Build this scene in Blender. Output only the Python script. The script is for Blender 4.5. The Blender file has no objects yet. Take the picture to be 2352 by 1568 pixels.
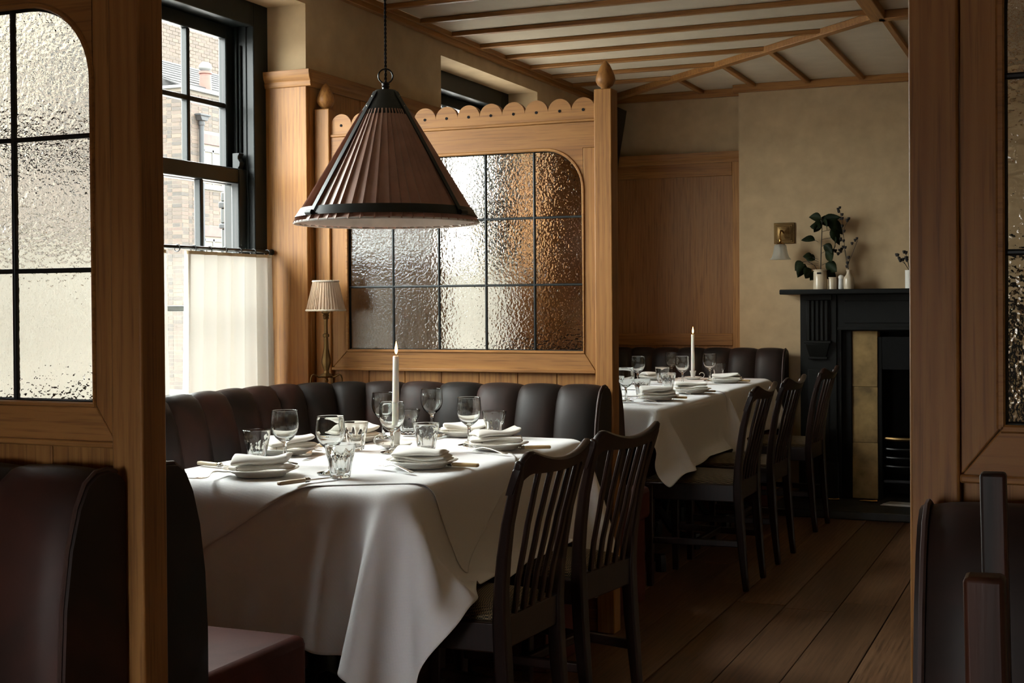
import bpy, bmesh, math, random
import numpy as np
from mathutils import Vector, Matrix
from mathutils.bvhtree import BVHTree
random.seed(7); np.random.seed(7)
PI = math.pi
SC = bpy.context.scene
COL = SC.collection

# ------------------------------------------------------------------ camera, sky, light, exposure
F_PX, PITCH, ROLL, YAW, SHIFT = 3089.1, math.radians(-0.593), math.radians(-0.398), math.radians(22.902), 56.3
fw = Vector((-math.sin(YAW)*math.cos(PITCH), math.cos(YAW)*math.cos(PITCH), math.sin(PITCH)))
rt = Vector((math.cos(YAW), math.sin(YAW), 0)); up = rt.cross(fw)
rt2 = rt*math.cos(ROLL)+up*math.sin(ROLL); up2 = -rt*math.sin(ROLL)+up*math.cos(ROLL)
cd = bpy.data.cameras.new('camera'); cam = bpy.data.objects.new('camera', cd); COL.objects.link(cam)
cd.sensor_width = 36; cd.lens = F_PX/2352*36; cd.shift_y = -SHIFT/2352; cd.clip_start = 0.05; cd.clip_end = 300
M = Matrix((rt2, up2, -fw)).transposed().to_4x4(); M.translation = (0, 0, 1.2); cam.matrix_world = M
SC.camera = cam

world = bpy.data.worlds.new('overcast_sky'); SC.world = world; world.use_nodes = True
bg = world.node_tree.nodes['Background']
wt = world.node_tree                                               # overcast: three times brighter overhead than at the horizon, grey below it
wtc = wt.nodes.new('ShaderNodeTexCoord'); wsp = wt.nodes.new('ShaderNodeSeparateXYZ'); wrp = wt.nodes.new('ShaderNodeValToRGB')
wmr = wt.nodes.new('ShaderNodeMapRange'); wmr.inputs['From Min'].default_value = -1
wt.links.new(wtc.outputs['Generated'], wsp.inputs[0]); wt.links.new(wsp.outputs['Z'], wmr.inputs['Value']); wt.links.new(wmr.outputs[0], wrp.inputs[0]); wt.links.new(wrp.outputs[0], bg.inputs[0])
el = wrp.color_ramp.elements; el[0].position = .49; el[0].color = (.12, .12, .115, 1); el[1].position = .505; el[1].color = (.445, .445, .440, 1)
e2 = el.new(1.0); e2.color = (.985, .975, .955, 1)
bg.inputs[1].default_value = 42.0
SC.view_settings.view_transform = 'Standard'; SC.view_settings.look = 'None'
SC.view_settings.gamma = 1.0; SC.view_settings.use_curve_mapping = False
SC.view_settings.exposure = 0.42
cy = SC.cycles
cy.max_bounces = 12; cy.diffuse_bounces = 5; cy.glossy_bounces = 4; cy.transmission_bounces = 10
cy.transparent_max_bounces = 16; cy.caustics_reflective = False; cy.caustics_refractive = True
cy.blur_glossy = 1.0; cy.sample_clamp_indirect = 6.0

def portal(name, loc, rot, sx, sy):                                # guides sky light through a window opening, gives no light itself
    l = bpy.data.lights.new(name, 'AREA'); l.shape = 'RECTANGLE'; l.size = sx; l.size_y = sy
    l.cycles.is_portal = True
    o = bpy.data.objects.new(name, l); o.location = loc; o.rotation_euler = rot; COL.objects.link(o)
for nm, y0, y1 in (('portal_a', 2.62, 4.60), ('portal_b', 5.80, 7.04)):
    portal(nm, (-3.19, (y0+y1)/2, 1.5), (0, -PI/2, 0), 1.8, y1-y0)
portal('portal_c', (-1.5, -2.79, 1.0), (PI/2, 0, PI), 1.0, .85)

# ------------------------------------------------------------------ helpers
def lin(h):
    h = h.lstrip('#'); c = [int(h[i:i+2], 16)/255 for i in (0, 2, 4)]
    return tuple([(v/12.92 if v <= .04045 else ((v+.055)/1.055)**2.4) for v in c]+[1])

class NT:
    def __init__(s, name):
        s.m = bpy.data.materials.new(name); s.m.use_nodes = True; s.t = s.m.node_tree
        s.b = s.t.nodes['Principled BSDF']; s.out = s.t.nodes['Material Output']
    def n(s, typ, **k):
        nd = s.t.nodes.new(typ)
        for a, v in k.items():
            if a.startswith('i_'):
                key = a[2:]; key = int(key) if key.isdigit() else key.replace('_', ' ')
                nd.inputs[key].default_value = v
            else: setattr(nd, a, v)
        return nd
    def l(s, a, b): s.t.links.new(a, b)
    def set(s, **k):
        for a, v in k.items(): s.b.inputs[a.replace('_', ' ')].default_value = v
        return s
    def coords(s, scale=(1, 1, 1), rnd=True, src='Object'):
        tc = s.n('ShaderNodeTexCoord'); mp = s.n('ShaderNodeMapping'); mp.inputs['Scale'].default_value = scale
        if rnd:
            oi = s.n('ShaderNodeObjectInfo'); ml = s.n('ShaderNodeMath', operation='MULTIPLY'); ml.inputs[1].default_value = 37.0
            va = s.n('ShaderNodeVectorMath', operation='ADD')
            s.l(oi.outputs['Random'], ml.inputs[0]); s.l(tc.outputs[src], va.inputs[0]); s.l(ml.outputs[0], va.inputs[1]); s.l(va.outputs[0], mp.inputs['Vector'])
        else: s.l(tc.outputs[src], mp.inputs['Vector'])
        return mp.outputs['Vector']
    def noise(s, vec, scale, detail=4, rough=.55, dist=0.0):
        nd = s.n('ShaderNodeTexNoise'); nd.inputs['Scale'].default_value = scale; nd.inputs['Detail'].default_value = detail
        nd.inputs['Roughness'].default_value = rough; nd.inputs['Distortion'].default_value = dist
        s.l(vec, nd.inputs['Vector']); return nd.outputs['Fac']
    def ramp(s, fac, stops):
        r = s.n('ShaderNodeValToRGB'); e = r.color_ramp.elements
        while len(e) < len(stops): e.new(.5)
        for q, (p, c) in zip(e, stops): q.position = p; q.color = c
        s.l(fac, r.inputs[0]); return r.outputs[0]
    def mix(s, fac, a, b, mode='MIX'):
        m = s.n('ShaderNodeMix', data_type='RGBA', blend_type=mode)
        for v, i in ((fac, 0), (a, 6), (b, 7)):
            if hasattr(v, 'default_value') or hasattr(v, 'links'): s.l(v, m.inputs[i])
            else: m.inputs[i].default_value = v
        return m.outputs[2]
    def bump(s, fac, strength=.3, dist=.002):
        b = s.n('ShaderNodeBump'); b.inputs['Strength'].default_value = strength; b.inputs['Distance'].default_value = dist
        s.l(fac, b.inputs['Height']); s.l(b.outputs[0], s.b.inputs['Normal']); return b.outputs[0]
    def base(s, c): s.l(c, s.b.inputs['Base Color'])

def plain(name, col, rough=.5, metal=0.0, var=.0, bump=0.0, bscale=60, spec=.5, coat=0.0):
    t = NT(name); t.set(Roughness=rough, Metallic=metal); t.b.inputs['Specular IOR Level'].default_value = spec
    t.b.inputs['Coat Weight'].default_value = coat
    v = t.coords()
    if var:
        f = t.noise(v, 9, 5)
        d = tuple([max(0, c*(1-var)) for c in col[:3]]+[1]); u = tuple([c*(1+var) for c in col[:3]]+[1])
        t.base(t.ramp(f, [(.3, d), (.7, u)]))
    else: t.b.inputs['Base Color'].default_value = col
    if bump: t.bump(t.noise(v, bscale, 3), bump)
    return t.m

def wood(name, c0, c1, c2, axis='Z', rough=.5, scale=1.0, coat=0.0, fleck=.62, bump=.2, rnd_tint=0.0):
    t = NT(name); t.set(Roughness=rough); t.b.inputs['Coat Weight'].default_value = coat
    t.b.inputs['Specular IOR Level'].default_value = .35
    def sc(a, b): return {'X': (b, a, a), 'Y': (a, b, a), 'Z': (a, a, b)}[axis]
    v1 = t.coords(sc(10*scale, .8*scale)); v2 = t.coords(sc(150*scale, 5*scale)); v3 = t.coords(sc(3*scale, .35*scale))
    f1 = t.noise(v1, 1.0, 5, .6, .9); f2 = t.noise(v2, 1.0, 3, .6); f3 = t.noise(v3, 1.0, 2)
    w = t.n('ShaderNodeTexWave'); w.wave_type = 'BANDS'; w.bands_direction = {'X': 'Y', 'Y': 'X', 'Z': 'X'}[axis]
    w.inputs['Scale'].default_value = 1.6; w.inputs['Distortion'].default_value = 9.0; w.inputs['Detail'].default_value = 3; w.inputs['Detail Scale'].default_value = .6
    t.l(v1, w.inputs['Vector'])
    a = t.ramp(f1, [(.25, c0), (.5, c1), (.78, c2)])
    b = t.mix(.22, a, t.ramp(w.outputs['Fac'], [(0, c0), (1, c2)]))
    dk = tuple([c*.55 for c in c0[:3]]+[1])
    c = t.mix(t.ramp(f2, [(.50, (0, 0, 0, 1)), (.68, (fleck, fleck, fleck, 1))]), b, dk)
    d = t.mix(t.ramp(f3, [(.3, (.0, 0, 0, 1)), (.75, (.45, .45, .45, 1))]), c, tuple([q*.72 for q in c1[:3]]+[1]))
    if rnd_tint:
        oi = t.n('ShaderNodeObjectInfo')
        d = t.mix(t.ramp(oi.outputs['Random'], [(0, (0, 0, 0, 1)), (1, (rnd_tint,)*3+(1,))]), d, tuple([q*.45 for q in c0[:3]]+[1]))
    t.base(d); t.bump(f2, bump, .0015)
    return t.m

class MB:
    def __init__(s): s.V = []; s.F = []; s.I = []
    def add(s, V, F, mi=0):
        o = len(s.V); s.V += [tuple(v) for v in V]; s.F += [tuple(i+o for i in f) for f in F]; s.I += [mi]*len(F); return s
    def box(s, c, d, rz=0.0, mi=0, taper=None):
        x, y, z = [q/2 for q in d]; P = []
        for sz in (-1, 1):
            k = 1 if (taper is None or sz < 0) else taper
            for sx, sy in ((-1, -1), (1, -1), (1, 1), (-1, 1)): P.append(Vector((sx*x*k, sy*y*k, sz*z)))
        R = Matrix.Rotation(rz, 3, 'Z'); P = [R @ p+Vector(c) for p in P]
        return s.add(P, [(3, 2, 1, 0), (4, 5, 6, 7), (0, 1, 5, 4), (1, 2, 6, 5), (2, 3, 7, 6), (3, 0, 4, 7)], mi)
    def b2(s, x0, x1, y0, y1, z0, z1, mi=0): return s.box(((x0+x1)/2, (y0+y1)/2, (z0+z1)/2), (abs(x1-x0), abs(y1-y0), abs(z1-z0)), 0, mi)
    def prism(s, poly, axis, a, b, mi=0):                          # poly in the other two axes (cyclic order), extruded along axis
        n = len(poly)
        def P(p, h): return {'X': (h, p[0], p[1]), 'Y': (p[0], h, p[1]), 'Z': (p[0], p[1], h)}[axis]
        V = [P(p, a) for p in poly]+[P(p, b) for p in poly]
        F = [tuple(range(n))[::-1], tuple(range(n, 2*n))]+[(i, (i+1) % n, n+(i+1) % n, n+i) for i in range(n)]
        return s.add(V, F, mi)
    def lathe(s, prof, seg=32, c=(0, 0, 0), mi=0, fn=None, cap=True):
        V = []; F = []; n = len(prof)
        for j in range(seg):
            a = 2*PI*j/seg
            for i, (r, z) in enumerate(prof):
                rr = r if fn is None else fn(r, z, a)
                V.append((c[0]+rr*math.cos(a), c[1]+rr*math.sin(a), c[2]+z))
        for j in range(seg):
            k = (j+1) % seg
            for i in range(n-1): F.append((j*n+i, k*n+i, k*n+i+1, j*n+i+1))
        if cap:
            if prof[0][0] > 1e-4: F.append(tuple(j*n for j in range(seg))[::-1])
            if prof[-1][0] > 1e-4: F.append(tuple(j*n+n-1 for j in range(seg)))
        return s.add(V, F, mi)
    def tube(s, path, r, seg=8, mi=0, cap=True, flat=1.0, upv=(0, 0, 1)):
        path = [Vector(p) for p in path]; n = len(path); V = []; F = []
        rs = r if isinstance(r, (list, tuple)) else [r]*n
        prev = None
        for i, p in enumerate(path):
            t = (path[min(i+1, n-1)]-path[max(i-1, 0)]).normalized()
            u = Vector(upv) if prev is None else prev
            a = t.cross(u)
            if a.length < 1e-4: a = t.cross(Vector((1, 0.3, 0)))
            a.normalize(); b = a.cross(t).normalized(); prev = b
            for j in range(seg):
                q = 2*PI*j/seg; V.append(p+a*math.cos(q)*rs[i]+b*math.sin(q)*rs[i]*flat)
        for i in range(n-1):
            for j in range(seg): F.append((i*seg+j, i*seg+(j+1) % seg, (i+1)*seg+(j+1) % seg, (i+1)*seg+j))
        if cap: F += [tuple(range(seg))[::-1], tuple(range((n-1)*seg, n*seg))]
        return s.add(V, F, mi)
    def bar(s, path, w, h, side=(0, 1, 0), mi=0):                  # rectangular bar along a path: w along side, h across it; w, h may be lists
        path = [Vector(p) for p in path]; n = len(path); V = []; F = []; sd = Vector(side).normalized()
        W = w if isinstance(w, (list, tuple)) else [w]*n; H = h if isinstance(h, (list, tuple)) else [h]*n
        for i, p in enumerate(path):
            t = (path[min(i+1, n-1)]-path[max(i-1, 0)]).normalized(); k = t.cross(sd).normalized(); q = k.cross(t).normalized()
            for a, b in ((-1, -1), (1, -1), (1, 1), (-1, 1)): V.append(p+q*a*W[i]/2+k*b*H[i]/2)
        for i in range(n-1):
            for j in range(4): F.append((i*4+j, i*4+(j+1) % 4, (i+1)*4+(j+1) % 4, (i+1)*4+j))
        F += [(3, 2, 1, 0), tuple((n-1)*4+j for j in range(4))]
        return s.add(V, F, mi)
    def grid(s, P, mi=0, closev=False):                            # P[i][j]
        a = len(P); b = len(P[0]); V = [p for r in P for p in r]; F = []
        for i in range(a-1):
            for j in range(b-1): F.append((i*b+j, i*b+j+1, (i+1)*b+j+1, (i+1)*b+j))
        return s.add(V, F, mi)
    def xf(s, Mx, start=0):
        for i in range(start, len(s.V)): s.V[i] = tuple(Mx @ Vector(s.V[i]))
        return s
    def mesh(s, name, mats, smooth=35):
        me = bpy.data.meshes.new(name); me.from_pydata(s.V, [], s.F); me.update()
        for m in (mats if isinstance(mats, (list, tuple)) else [mats]): me.materials.append(m)
        if any(s.I): me.polygons.foreach_set('material_index', s.I)
        bm = bmesh.new(); bm.from_mesh(me); bmesh.ops.recalc_face_normals(bm, faces=bm.faces); bm.to_mesh(me); bm.free()
        if smooth:
            me.polygons.foreach_set('use_smooth', [True]*len(me.polygons)); me.set_sharp_from_angle(angle=math.radians(smooth))
        return me
    def build(s, name, mats, parent=None, label=None, bevel=0, sub=0, smooth=35, kind=None, solid=0, loc=None):
        o = bpy.data.objects.new(name, s.mesh(name, mats, smooth)); COL.objects.link(o)
        if parent: o.parent = parent
        if loc: o.location = loc
        if label: o['label'] = label
        if kind: o['kind'] = kind
        if solid: m = o.modifiers.new('solid', 'SOLIDIFY'); m.thickness = solid; m.offset = 0
        if bevel: m = o.modifiers.new('bevel', 'BEVEL'); m.width = bevel; m.segments = 2; m.limit_method = 'ANGLE'; m.angle_limit = math.radians(40)
        if sub: m = o.modifiers.new('sub', 'SUBSURF'); m.levels = sub; m.render_levels = sub
        return o

def tag(o, label, cat, group=None):
    o['label'] = label; o['category'] = cat
    if group: o['group'] = group
    return o
def thing(name, label, cat, loc=(0, 0, 0), rz=0.0, group=None):
    o = bpy.data.objects.new(name, None); COL.objects.link(o); o.location = loc; o.rotation_euler = (0, 0, rz); o.empty_display_size = .05
    return tag(o, label, cat, group)
def struct(name):
    o = bpy.data.objects.new(name, None); COL.objects.link(o); o['kind'] = 'structure'; return o
def dup(root, loc, rz, label, group=None):
    r = root.copy(); COL.objects.link(r); r.location = loc; r.rotation_euler = (0, 0, rz); r['label'] = label
    if group: r['group'] = group
    for ch in list(root.children):
        c = ch.copy(); COL.objects.link(c); c.parent = r
        for g in ch.children:
            d = g.copy(); COL.objects.link(d); d.parent = c
    return r
def arcpts(cx, cy, r, a0, a1, n): return [(cx+r*math.cos(a0+(a1-a0)*i/n), cy+r*math.sin(a0+(a1-a0)*i/n)) for i in range(n+1)]

# ------------------------------------------------------------------ materials
OK0, OK1, OK2 = (.200, .076, .0165, 1), (.325, .144, .036, 1), (.435, .211, .061, 1)
oakZ = wood('oak_upright', OK0, OK1, OK2, 'Z', .5); oakX = wood('oak_crosswise', OK0, OK1, OK2, 'X', .5); oakY = wood('oak_lengthwise', OK0, OK1, OK2, 'Y', .5)
MH0, MH1, MH2 = (.006, .0025, .002, 1), (.015, .0055, .0035, 1), (.034, .012, .007, 1)
mahZ = wood('mahogany', MH0, MH1, MH2, 'Z', .34, coat=.05, fleck=.2, bump=.05)
blackwood = wood('worn_black_wood', (.004, .003, .0025, 1), (.010, .005, .004, 1), (.12, .030, .010, 1), 'Z', .45, coat=.0, fleck=.2)
floorM = wood('old_floorboard', (.11, .052, .024, 1), (.25, .130, .066, 1), (.44, .255, .145, 1), 'Y', .36, scale=.9, fleck=.8, bump=.4, rnd_tint=.5)
plaster = plain('cream_plaster', (.455, .335, .198, 1), .85, var=.10, bump=.08, bscale=25, spec=.2)
ceilM = plain('ceiling_plaster', (.52, .44, .325, 1), .85, var=.05, bump=.05, bscale=40, spec=.2)
blackpaint = plain('black_green_paint', (.0072, .0094, .0094, 1), .42, var=.25, bump=.05, bscale=40, spec=.25)
mantelM = plain('charcoal_paint', (.0045, .0049, .0040, 1), .5, var=.3, bump=.1, bscale=30, spec=.2)
soot = plain('sooty_iron', (.004, .004, .0038, 1), .65, var=.4, bump=.2, bscale=60, spec=.15)
iron = plain('black_iron', (.013, .013, .013, 1), .35, metal=.6, var=.2)
brass = plain('aged_brass', (.17, .105, .042, 1), .42, metal=1.0, var=.3, bump=.04)
gold = plain('polished_brass', (.42, .24, .075, 1), .25, metal=1.0, var=.1)
silver = plain('silver', (.62, .58, .52, 1), .2, metal=1.0, var=.08)
ivory = plain('ivory_handle', (.66, .47, .22, 1), .35, var=.12)
cream_ivory = plain('cream_handle', (.68, .57, .40, 1), .35, var=.1)
china = plain('white_china', (.74, .72, .66, 1), .18, var=.03, coat=.3)
stoneware = plain('cream_stoneware', (.55, .46, .33, 1), .3, var=.12, coat=.3)
greyware = plain('grey_white_ware', (.50, .50, .48, 1), .35, var=.06)
wax = NT('candle_wax').set(Roughness=.45); wax.b.inputs['Base Color'].default_value = (.90, .84, .74, 1); wax.b.inputs['Subsurface Weight'].default_value = .3
wax.b.inputs['Subsurface Radius'].default_value = (.02, .012, .006); wax = wax.m
stone = plain('yellow_stone', (.26, .17, .065, 1), .8, var=.45, bump=.4, bscale=18)
slate = plain('dark_slate', (.030, .031, .029, 1), .6, var=.4, bump=.2, bscale=12)
thread = plain('black_thread', (.012, .012, .013, 1), .9, spec=.1)

def emis(name, col, st):
    t = NT(name); e = t.n('ShaderNodeEmission'); e.inputs[0].default_value = col; e.inputs[1].default_value = st; t.l(e.outputs[0], t.out.inputs[0]); return t.m
flameM = emis('candle_flame', (1.0, .50, .16, 1), 9.0)

def clothmat(name, col, scale, strength, wave=True):
    t = NT(name).set(Roughness=.85); t.b.inputs['Specular IOR Level'].default_value = .15; t.b.inputs['Sheen Weight'].default_value = .15
    t.b.inputs['Base Color'].default_value = col
    tc = t.n('ShaderNodeTexCoord'); mp = t.n('ShaderNodeMapping'); t.l(tc.outputs['UV' if wave else 'Object'], mp.inputs[0])
    c = t.n('ShaderNodeTexChecker'); c.inputs['Scale'].default_value = scale; t.l(mp.outputs[0], c.inputs['Vector'])
    n = t.noise(t.coords(), 14, 4)
    ad = t.n('ShaderNodeMath', operation='MULTIPLY_ADD'); t.l(n, ad.inputs[0]); ad.inputs[1].default_value = 2.5; t.l(c.outputs['Fac'], ad.inputs[2])
    t.bump(ad.outputs[0], strength, .0012)
    return t.m
linen = clothmat('white_damask', (.815, .82, .83, 1), 190, .35)
napkinM = clothmat('napkin_linen', (.82, .80, .75, 1), 400, .15, False)

t = NT('oxblood_leather').set(Roughness=.48); v = t.coords((1, 1, 1)); f = t.noise(v, 2.6, 4, .6, .4); g = t.noise(v, 160, 2)
t.base(t.ramp(f, [(.34, (.011, .0095, .0085, 1)), (.52, (.022, .0125, .0100, 1)), (.72, (.060, .021, .015, 1))])); t.bump(g, .12, .001)
t.b.inputs['Specular IOR Level'].default_value = .2; leather = t.m
t = NT('worn_oxblood_seat').set(Roughness=.62); v = t.coords((1, 1, 1)); f = t.noise(v, 4.5, 5, .6, .4)
t.base(t.ramp(f, [(.3, (.050, .014, .010, 1)), (.55, (.085, .023, .016, 1)), (.75, (.115, .034, .024, 1))])); t.bump(t.noise(v, 160, 2), .12, .001); t.b.inputs['Specular IOR Level'].default_value = .1; seatleather = t.m
stitchM = plain('leather_thread', (.055, .028, .022, 1), .6)

t = NT('curtain_muslin'); df = t.n('ShaderNodeBsdfDiffuse'); tr = t.n('ShaderNodeBsdfTranslucent'); mx = t.n('ShaderNodeMixShader'); mx.inputs[0].default_value = .095
for nd in (df, tr): nd.inputs[0].default_value = (.76, .73, .665, 1)
nz = t.noise(t.coords((1, 1, 12)), 40, 2); bp = t.n('ShaderNodeBump'); bp.inputs['Strength'].default_value = .12; t.l(nz, bp.inputs['Height']); t.l(bp.outputs[0], df.inputs['Normal'])
t.l(df.outputs[0], mx.inputs[1]); t.l(tr.outputs[0], mx.inputs[2]); t.l(mx.outputs[0], t.out.inputs[0]); muslin = t.m
hemM = plain('curtain_hem', (.50, .40, .25, 1), .8)

def fabric(name, col, transl=.35, sheen=0.0):
    t = NT(name); df = t.n('ShaderNodeBsdfDiffuse'); tr = t.n('ShaderNodeBsdfTranslucent'); mx = t.n('ShaderNodeMixShader'); mx.inputs[0].default_value = transl
    f = t.noise(t.coords(), 12, 4); c = t.ramp(f, [(.3, tuple([q*.8 for q in col[:3]]+[1])), (.7, tuple([q*1.15 for q in col[:3]]+[1]))])
    t.l(c, df.inputs[0]); t.l(c, tr.inputs[0]); t.l(df.outputs[0], mx.inputs[1]); t.l(tr.outputs[0], mx.inputs[2]); last = mx
    if sheen:
        sh_ = t.n('ShaderNodeBsdfGlossy'); sh_.inputs['Color'].default_value = (.95, .92, .88, 1); sh_.inputs['Roughness'].default_value = .42; fz = t.n('ShaderNodeFresnel'); fz.inputs['IOR'].default_value = 1.45
        last = t.n('ShaderNodeMixShader'); t.l(fz.outputs[0], last.inputs[0]); t.l(mx.outputs[0], last.inputs[1]); t.l(sh_.outputs[0], last.inputs[2])
    t.l(last.outputs[0], t.out.inputs[0]); return t.m
pleatM = fabric('mauve_pleated_silk', (.37, .20, .15, 1), .3, .35); liningM = fabric('white_shade_lining', (.70, .66, .62, 1), .3)
shadeM = fabric('cream_pleated_silk', (.62, .47, .34, 1), .35); fringeM = fabric('cream_braid', (.72, .64, .52, 1), .2)

t = NT('houndstooth_seat').set(Roughness=.85); ck = t.n('ShaderNodeTexChecker'); ck.inputs['Scale'].default_value = 240
ck.inputs['Color1'].default_value = (.20, .145, .075, 1); ck.inputs['Color2'].default_value = (.012, .009, .006, 1)
tc = t.n('ShaderNodeTexCoord'); mp = t.n('ShaderNodeMapping'); mp.inputs['Rotation'].default_value = (0, 0, .5); t.l(tc.outputs['Object'], mp.inputs[0]); t.l(mp.outputs[0], ck.inputs['Vector'])
t.base(ck.outputs['Color']); t.bump(ck.outputs['Fac'], .3, .001); hound = t.m

def clearglass(name, tint=(.93, .96, .95, 1)):
    t = NT(name); tr = t.n('ShaderNodeBsdfTransparent'); tr.inputs[0].default_value = tint; gl = t.n('ShaderNodeBsdfGlossy'); gl.inputs['Roughness'].default_value = .02
    fr = t.n('ShaderNodeFresnel'); fr.inputs['IOR'].default_value = 1.45; mx = t.n('ShaderNodeMixShader')
    ge = t.n('ShaderNodeNewGeometry'); fm = t.n('ShaderNodeMath', operation='SUBTRACT', use_clamp=True)   # only the outer skin reflects
    t.l(fr.outputs[0], fm.inputs[0]); t.l(ge.outputs['Backfacing'], fm.inputs[1])
    t.l(fm.outputs[0], mx.inputs[0]); t.l(tr.outputs[0], mx.inputs[1]); t.l(gl.outputs[0], mx.inputs[2]); t.l(mx.outputs[0], t.out.inputs[0]); return t.m
windowglass = clearglass('window_glass')
def glassmat(name, col, rough=0.0, ior=1.5):
    t = NT(name); g = t.n('ShaderNodeBsdfGlass'); g.inputs['Color'].default_value = col; g.inputs['Roughness'].default_value = rough; g.inputs['IOR'].default_value = ior
    t.l(g.outputs[0], t.out.inputs[0]); return t, g
crystal = glassmat('drinking_glass', (.99, 1.0, .995, 1), 0, 1.46)[0].m
t, g = glassmat('hammered_glass', (.97, .96, .93, 1), 0, 1.5)
v = t.coords((1, 1, 1), rnd=False); n1 = t.noise(v, 105, 1.5, .5, .0); n2 = t.noise(v, 30, 2)
ad = t.n('ShaderNodeMath', operation='MULTIPLY_ADD'); t.l(n2, ad.inputs[0]); ad.inputs[1].default_value = .7; t.l(n1, ad.inputs[2])
bp = t.n('ShaderNodeBump'); bp.inputs['Strength'].default_value = 1.0; bp.inputs['Distance'].default_value = .0017; t.l(ad.outputs[0], bp.inputs['Height']); t.l(bp.outputs[0], g.inputs['Normal'])
hammered = t.m
plainglass = glassmat('pane_back_glass', (.98, .98, .97, 1))[0].m
t = NT('frosted_shade_glass'); df = t.n('ShaderNodeBsdfDiffuse'); tl = t.n('ShaderNodeBsdfTranslucent'); tp = t.n('ShaderNodeBsdfTransparent'); m1 = t.n('ShaderNodeMixShader'); m2 = t.n('ShaderNodeMixShader')
for nd in (df, tl): nd.inputs[0].default_value = (.60, .59, .53, 1)
m1.inputs[0].default_value = .5; m2.inputs[0].default_value = .58; t.l(df.outputs[0], m1.inputs[1]); t.l(tl.outputs[0], m1.inputs[2]); t.l(m1.outputs[0], m2.inputs[1]); t.l(tp.outputs[0], m2.inputs[2]); t.l(m2.outputs[0], t.out.inputs[0]); frosted = t.m
leadM = plain('dark_lead_came', (.022, .025, .026, 1), .4, metal=.5, var=.2)

def brickmat(name, stops, mode):
    t = NT(name).set(Roughness=.9)
    if mode == 'obj': oi = t.n('ShaderNodeObjectInfo'); f = oi.outputs['Random']
    else: at = t.n('ShaderNodeAttribute', attribute_name='tone'); f = at.outputs['Fac']
    c = t.ramp(f, stops); n = t.noise(t.coords(), 30, 4)
    t.base(t.mix(t.ramp(n, [(.3, (0, 0, 0, 1)), (.8, (.4, .4, .4, 1))]), c, (.04, .03, .02, 1))); t.bump(n, .4, .004); return t.m
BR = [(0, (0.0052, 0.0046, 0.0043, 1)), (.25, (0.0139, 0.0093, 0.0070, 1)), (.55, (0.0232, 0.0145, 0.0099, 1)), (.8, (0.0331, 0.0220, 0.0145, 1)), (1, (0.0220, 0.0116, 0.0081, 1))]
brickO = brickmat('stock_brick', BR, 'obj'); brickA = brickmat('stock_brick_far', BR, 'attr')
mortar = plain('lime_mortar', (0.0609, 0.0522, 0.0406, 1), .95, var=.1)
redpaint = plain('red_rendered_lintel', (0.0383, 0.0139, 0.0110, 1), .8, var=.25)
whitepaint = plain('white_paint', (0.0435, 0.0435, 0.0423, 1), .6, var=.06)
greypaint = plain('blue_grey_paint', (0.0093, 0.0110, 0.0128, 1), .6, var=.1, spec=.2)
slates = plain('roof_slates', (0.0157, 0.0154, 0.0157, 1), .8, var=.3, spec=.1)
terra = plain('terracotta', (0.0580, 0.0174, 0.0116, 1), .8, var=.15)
paving = plain('street_paving', (.22, .21, .20, 1), .9, var=.1)
leafM = plain('dark_green_leaf', (.011, .017, .006, 1), .6, var=.5, spec=.12); stemM = plain('brown_stem', (.028, .018, .010, 1), .7); seedM = plain('dry_seed_head', (.014, .010, .008, 1), .8)
# ------------------------------------------------------------------ the room
XW, YB, YA, ZC = -2.81, 8.0, 8.12, 2.50
floor = struct('floor')
k = 0
for i in range(-8, 14):                                            # wide old boards running away from the camera
    x0 = -1.475+.2*i
    if x0 > 2.2: break
    y = -2.7+random.uniform(0, 1.2)
    ys = [-2.7]
    while y < 8.3: ys.append(y); y += random.choice((2.6, 3.2, 3.9, 4.6))
    ys.append(8.3)
    for a, b in zip(ys, ys[1:]):
        dz = random.uniform(-.0022, 0)
        MB().b2(x0+.0018, x0+.2-.0018, a+.0012, b-.0012, -.03, dz).build('plank', floorM, floor, bevel=.0015)
MB().b2(-3.2, 2.4, -2.8, 8.5, -.08, -.028).build('subfloor', soot, floor, smooth=0)

WIN = [(2.62, 4.58), (5.80, 7.04)]                   # recesses in the window wall
wl = struct('wall_left')
mb = MB(); edges = [-2.8]+[q for w in sorted(WIN) for q in w]+[8.5]
for a, b in zip(edges[::2], edges[1::2]):
    mb.b2(-3.2, -2.96, a, b, 0, ZC+.2); mb.b2(-2.96, XW, a, b, 0, ZC+.2)
for a, b in WIN: mb.b2(-3.2, XW, a, b, 0, .58); mb.b2(-3.2, XW, a, b, 2.385, ZC+.2)
mb.build('plaster', plaster, wl, smooth=0)
def capmould(y0, y1, x, name='cap_moulding'):
    prof = [(0, 0), (.010, 0), (.014, .014), (.012, .022), (.020, .034), (.024, .052), (.024, .064), (0, .064)]
    return MB().prism([(x+p, 2.058+z) for p, z in prof], 'Y', y0, y1).build(name, oakY, wl, bevel=.001)
capmould(4.56, 5.80, XW+.012); capmould(7.04, 8.12, XW+.012); capmould(-2.6, 2.62, XW+.012)
for a, b, n in ((4.585, 5.80, 3), (7.04, 8.10, 3), (-2.6, 2.62, 14)):
    for i in range(n):
        q = (b-a)/n; MB().b2(XW-.005, XW+.012, a+i*q+.0015, a+(i+1)*q-.0015, .1, 2.06).build('panel', oakZ, wl, bevel=.003)
    MB().b2(XW, XW+.02, a, b, 0, .1).build('skirting', oakY, wl, bevel=.003)
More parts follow.
